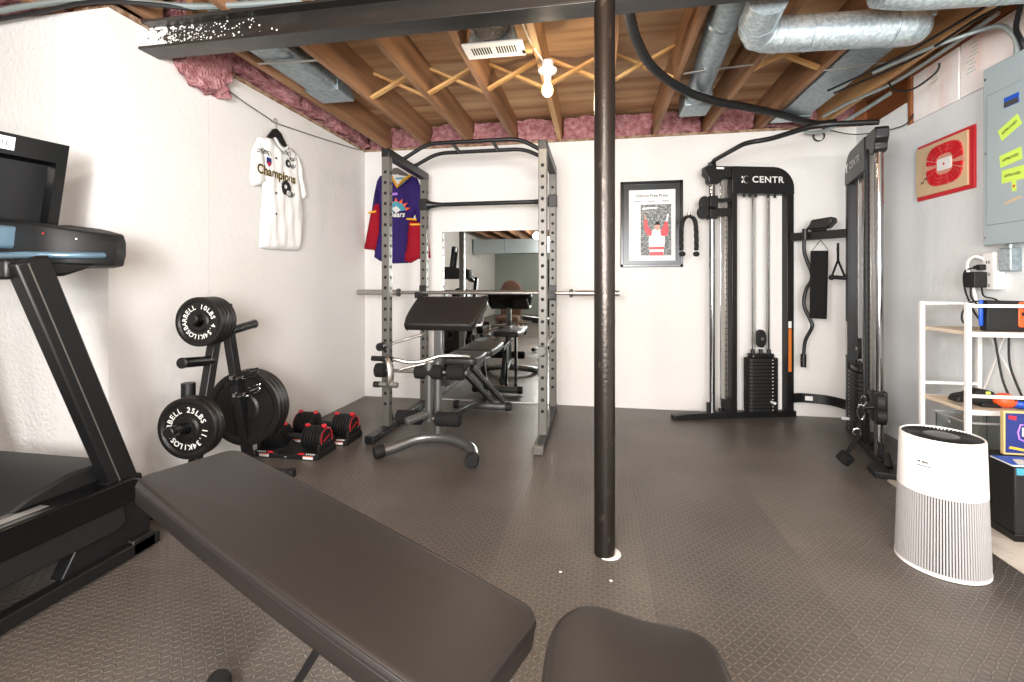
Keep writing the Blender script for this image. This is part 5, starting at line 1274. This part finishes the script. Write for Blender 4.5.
for row, (z, h, ks) in enumerate(((.425,.007,range(7)),(.410,.004,range(9)))):
    for k in ks:
        if k == 2 and row == 0: continue
        t = va+.037*k; r = V((math.cos(t),math.sin(t),0)); m.obx(c_+r*(rr(z)+.0012)+V((0,0,z)), V((-r.y,r.x,0)), r, (0,0,1), .0040, .001, h)
bm_ = m.build('brand_marks', M['ink'], ap); bm_['kind'] = 'stuff'

# ------------------------------------------------------------------ far end of the basement, seen only in the mirror
td = thing('trunk_duct', (-1.,-4.9,1.95), 'wide rectangular silver trunk duct at the far end, seen in the mirror', 'duct')
MB().bx(-3.55,1.9,-5.2,-4.75,1.98,2.40).build('duct_run', M['galv'], td, bevel=.01)
for x in (-2.6,-1.5,-.4,.7): MB().bx(x-.012,x+.012,-5.215,-4.735,1.965,2.415).build('seam_flange', M['galv_dull'], td)
dn = MB().bx(-2.0,-1.0,YN,YN+.03,0,1.95).build('door_1', mat('dark_doorway',(34,32,31),.7), None, bevel=.01); dn['kind'] = 'structure'
ac_ = thing('armchair', (-1.78,-1.2,0), 'brown high-backed armchair behind the camera, its rounded top seen in the mirror', 'armchair')
bpz = [(p.x,p.y) for p in spl([(-.22,.40,0),(-.24,.75,0),(-.21,1.02,0),(-.10,1.16,0),(.10,1.16,0),(.21,1.02,0),(.24,.75,0),(.22,.40,0)], 6)]
MB().pad(bpz, .12, .04, (-1.78,-1.30,0), (1,0,0), (0,0,1), (0,1,0), 4, .02).build('backrest', M['brownchair'], ac_, ang=60)
MB().pad(rrect(.5,.5,.06), .14, .04, (-1.78,-.96,.30), (1,0,0), (0,1,0), (0,0,1), 4, .02).build('seat', M['brownchair'], ac_, ang=60)
for x in (-2.0,-1.56):
    for y in (-1.2,-.75): MB().cyl((x,y,0),(x,y,.31),.016,.022,n=12).build('leg', M['brownwood'], ac_)

# ------------------------------------------------------------------ light
def area(name, loc, look, sx, sy, power, col):
    l = bpy.data.lights.new(name, 'AREA'); l.shape = 'RECTANGLE'; l.size = sx; l.size_y = sy; l.energy = power; l.color = col
    o = bpy.data.objects.new(name, l); COL.objects.link(o); o.location = loc
    o.rotation_euler = (V(look)-V(loc)).to_track_quat('-Z', 'Y').to_euler(); return o
def point(name, loc, r, power, col):
    l = bpy.data.lights.new(name, 'POINT'); l.shadow_soft_size = r; l.energy = power; l.color = col
    o = bpy.data.objects.new(name, l); COL.objects.link(o); o.location = loc; return o
for q, l in (((-.135,1.82,0),'small white paint chip on the floor left of the support post'),((.055,1.80,0),'tiny white paint chip on the floor just before the support post')):
    tag(MB().ball((q[0],q[1],.004), .0055, 5, (1.2,.8,.6)).build('paint_chip', M['paper'], None), l, 'paint chip')
point('bulb_light', (-.283,2.78,ZJ-.25), .03, 6, (1.,.84,.62))
area('rear_fill_light', (1.2,-2.4,1.55), (-.1,3.5,1.2), 2.2, 1.3, 85, (.97,.98,1.))  # added soft fill behind the camera; no window known there
area('ceiling_fill_light', (.2,-1.3,1.1), (.3,2.9,2.67), 1.2, .7, 80, (1.,.97,.93))  # added unseen lamp aimed up to brighten the joists and deck
area('photo_flash', (-.6,-.5,1.5), (1.2,3.2,2.2), .5, .5, 55, (.98,.98,1.))
point('overhead_fill_light', (-.05,.75,2.05), .08, 24, (1.,.97,.93))  # unseen lamp added above the frame to even out the light
point('near_fill_light', (-1.15,-.55,2.05), .07, 27, (1.,.96,.91))  # added fill from the left, no known bulb here
point('near_fill_light', (.75,-.3,1.95), .10, 26, (1.,.96,.91))  # added fill on the right side, likewise without a known bulb
point('far_bulb_light', (-1.2,-3.4,2.2), .10, 60, (1.,.95,.9))
point('far_bulb_light', (-1.2,-6.4,2.2), .10, 50, (1.,.95,.9))
w = bpy.data.worlds.new('world'); sc.world = w; w.use_nodes = True
w.node_tree.nodes['Background'].inputs[0].default_value = (.9,.95,1,1); w.node_tree.nodes['Background'].inputs[1].default_value = .3
vs_ = sc.view_settings
vs_.view_transform = 'Standard'; vs_.look = 'None'; vs_.gamma = 1; vs_.use_curve_mapping = False; vs_.exposure = .72
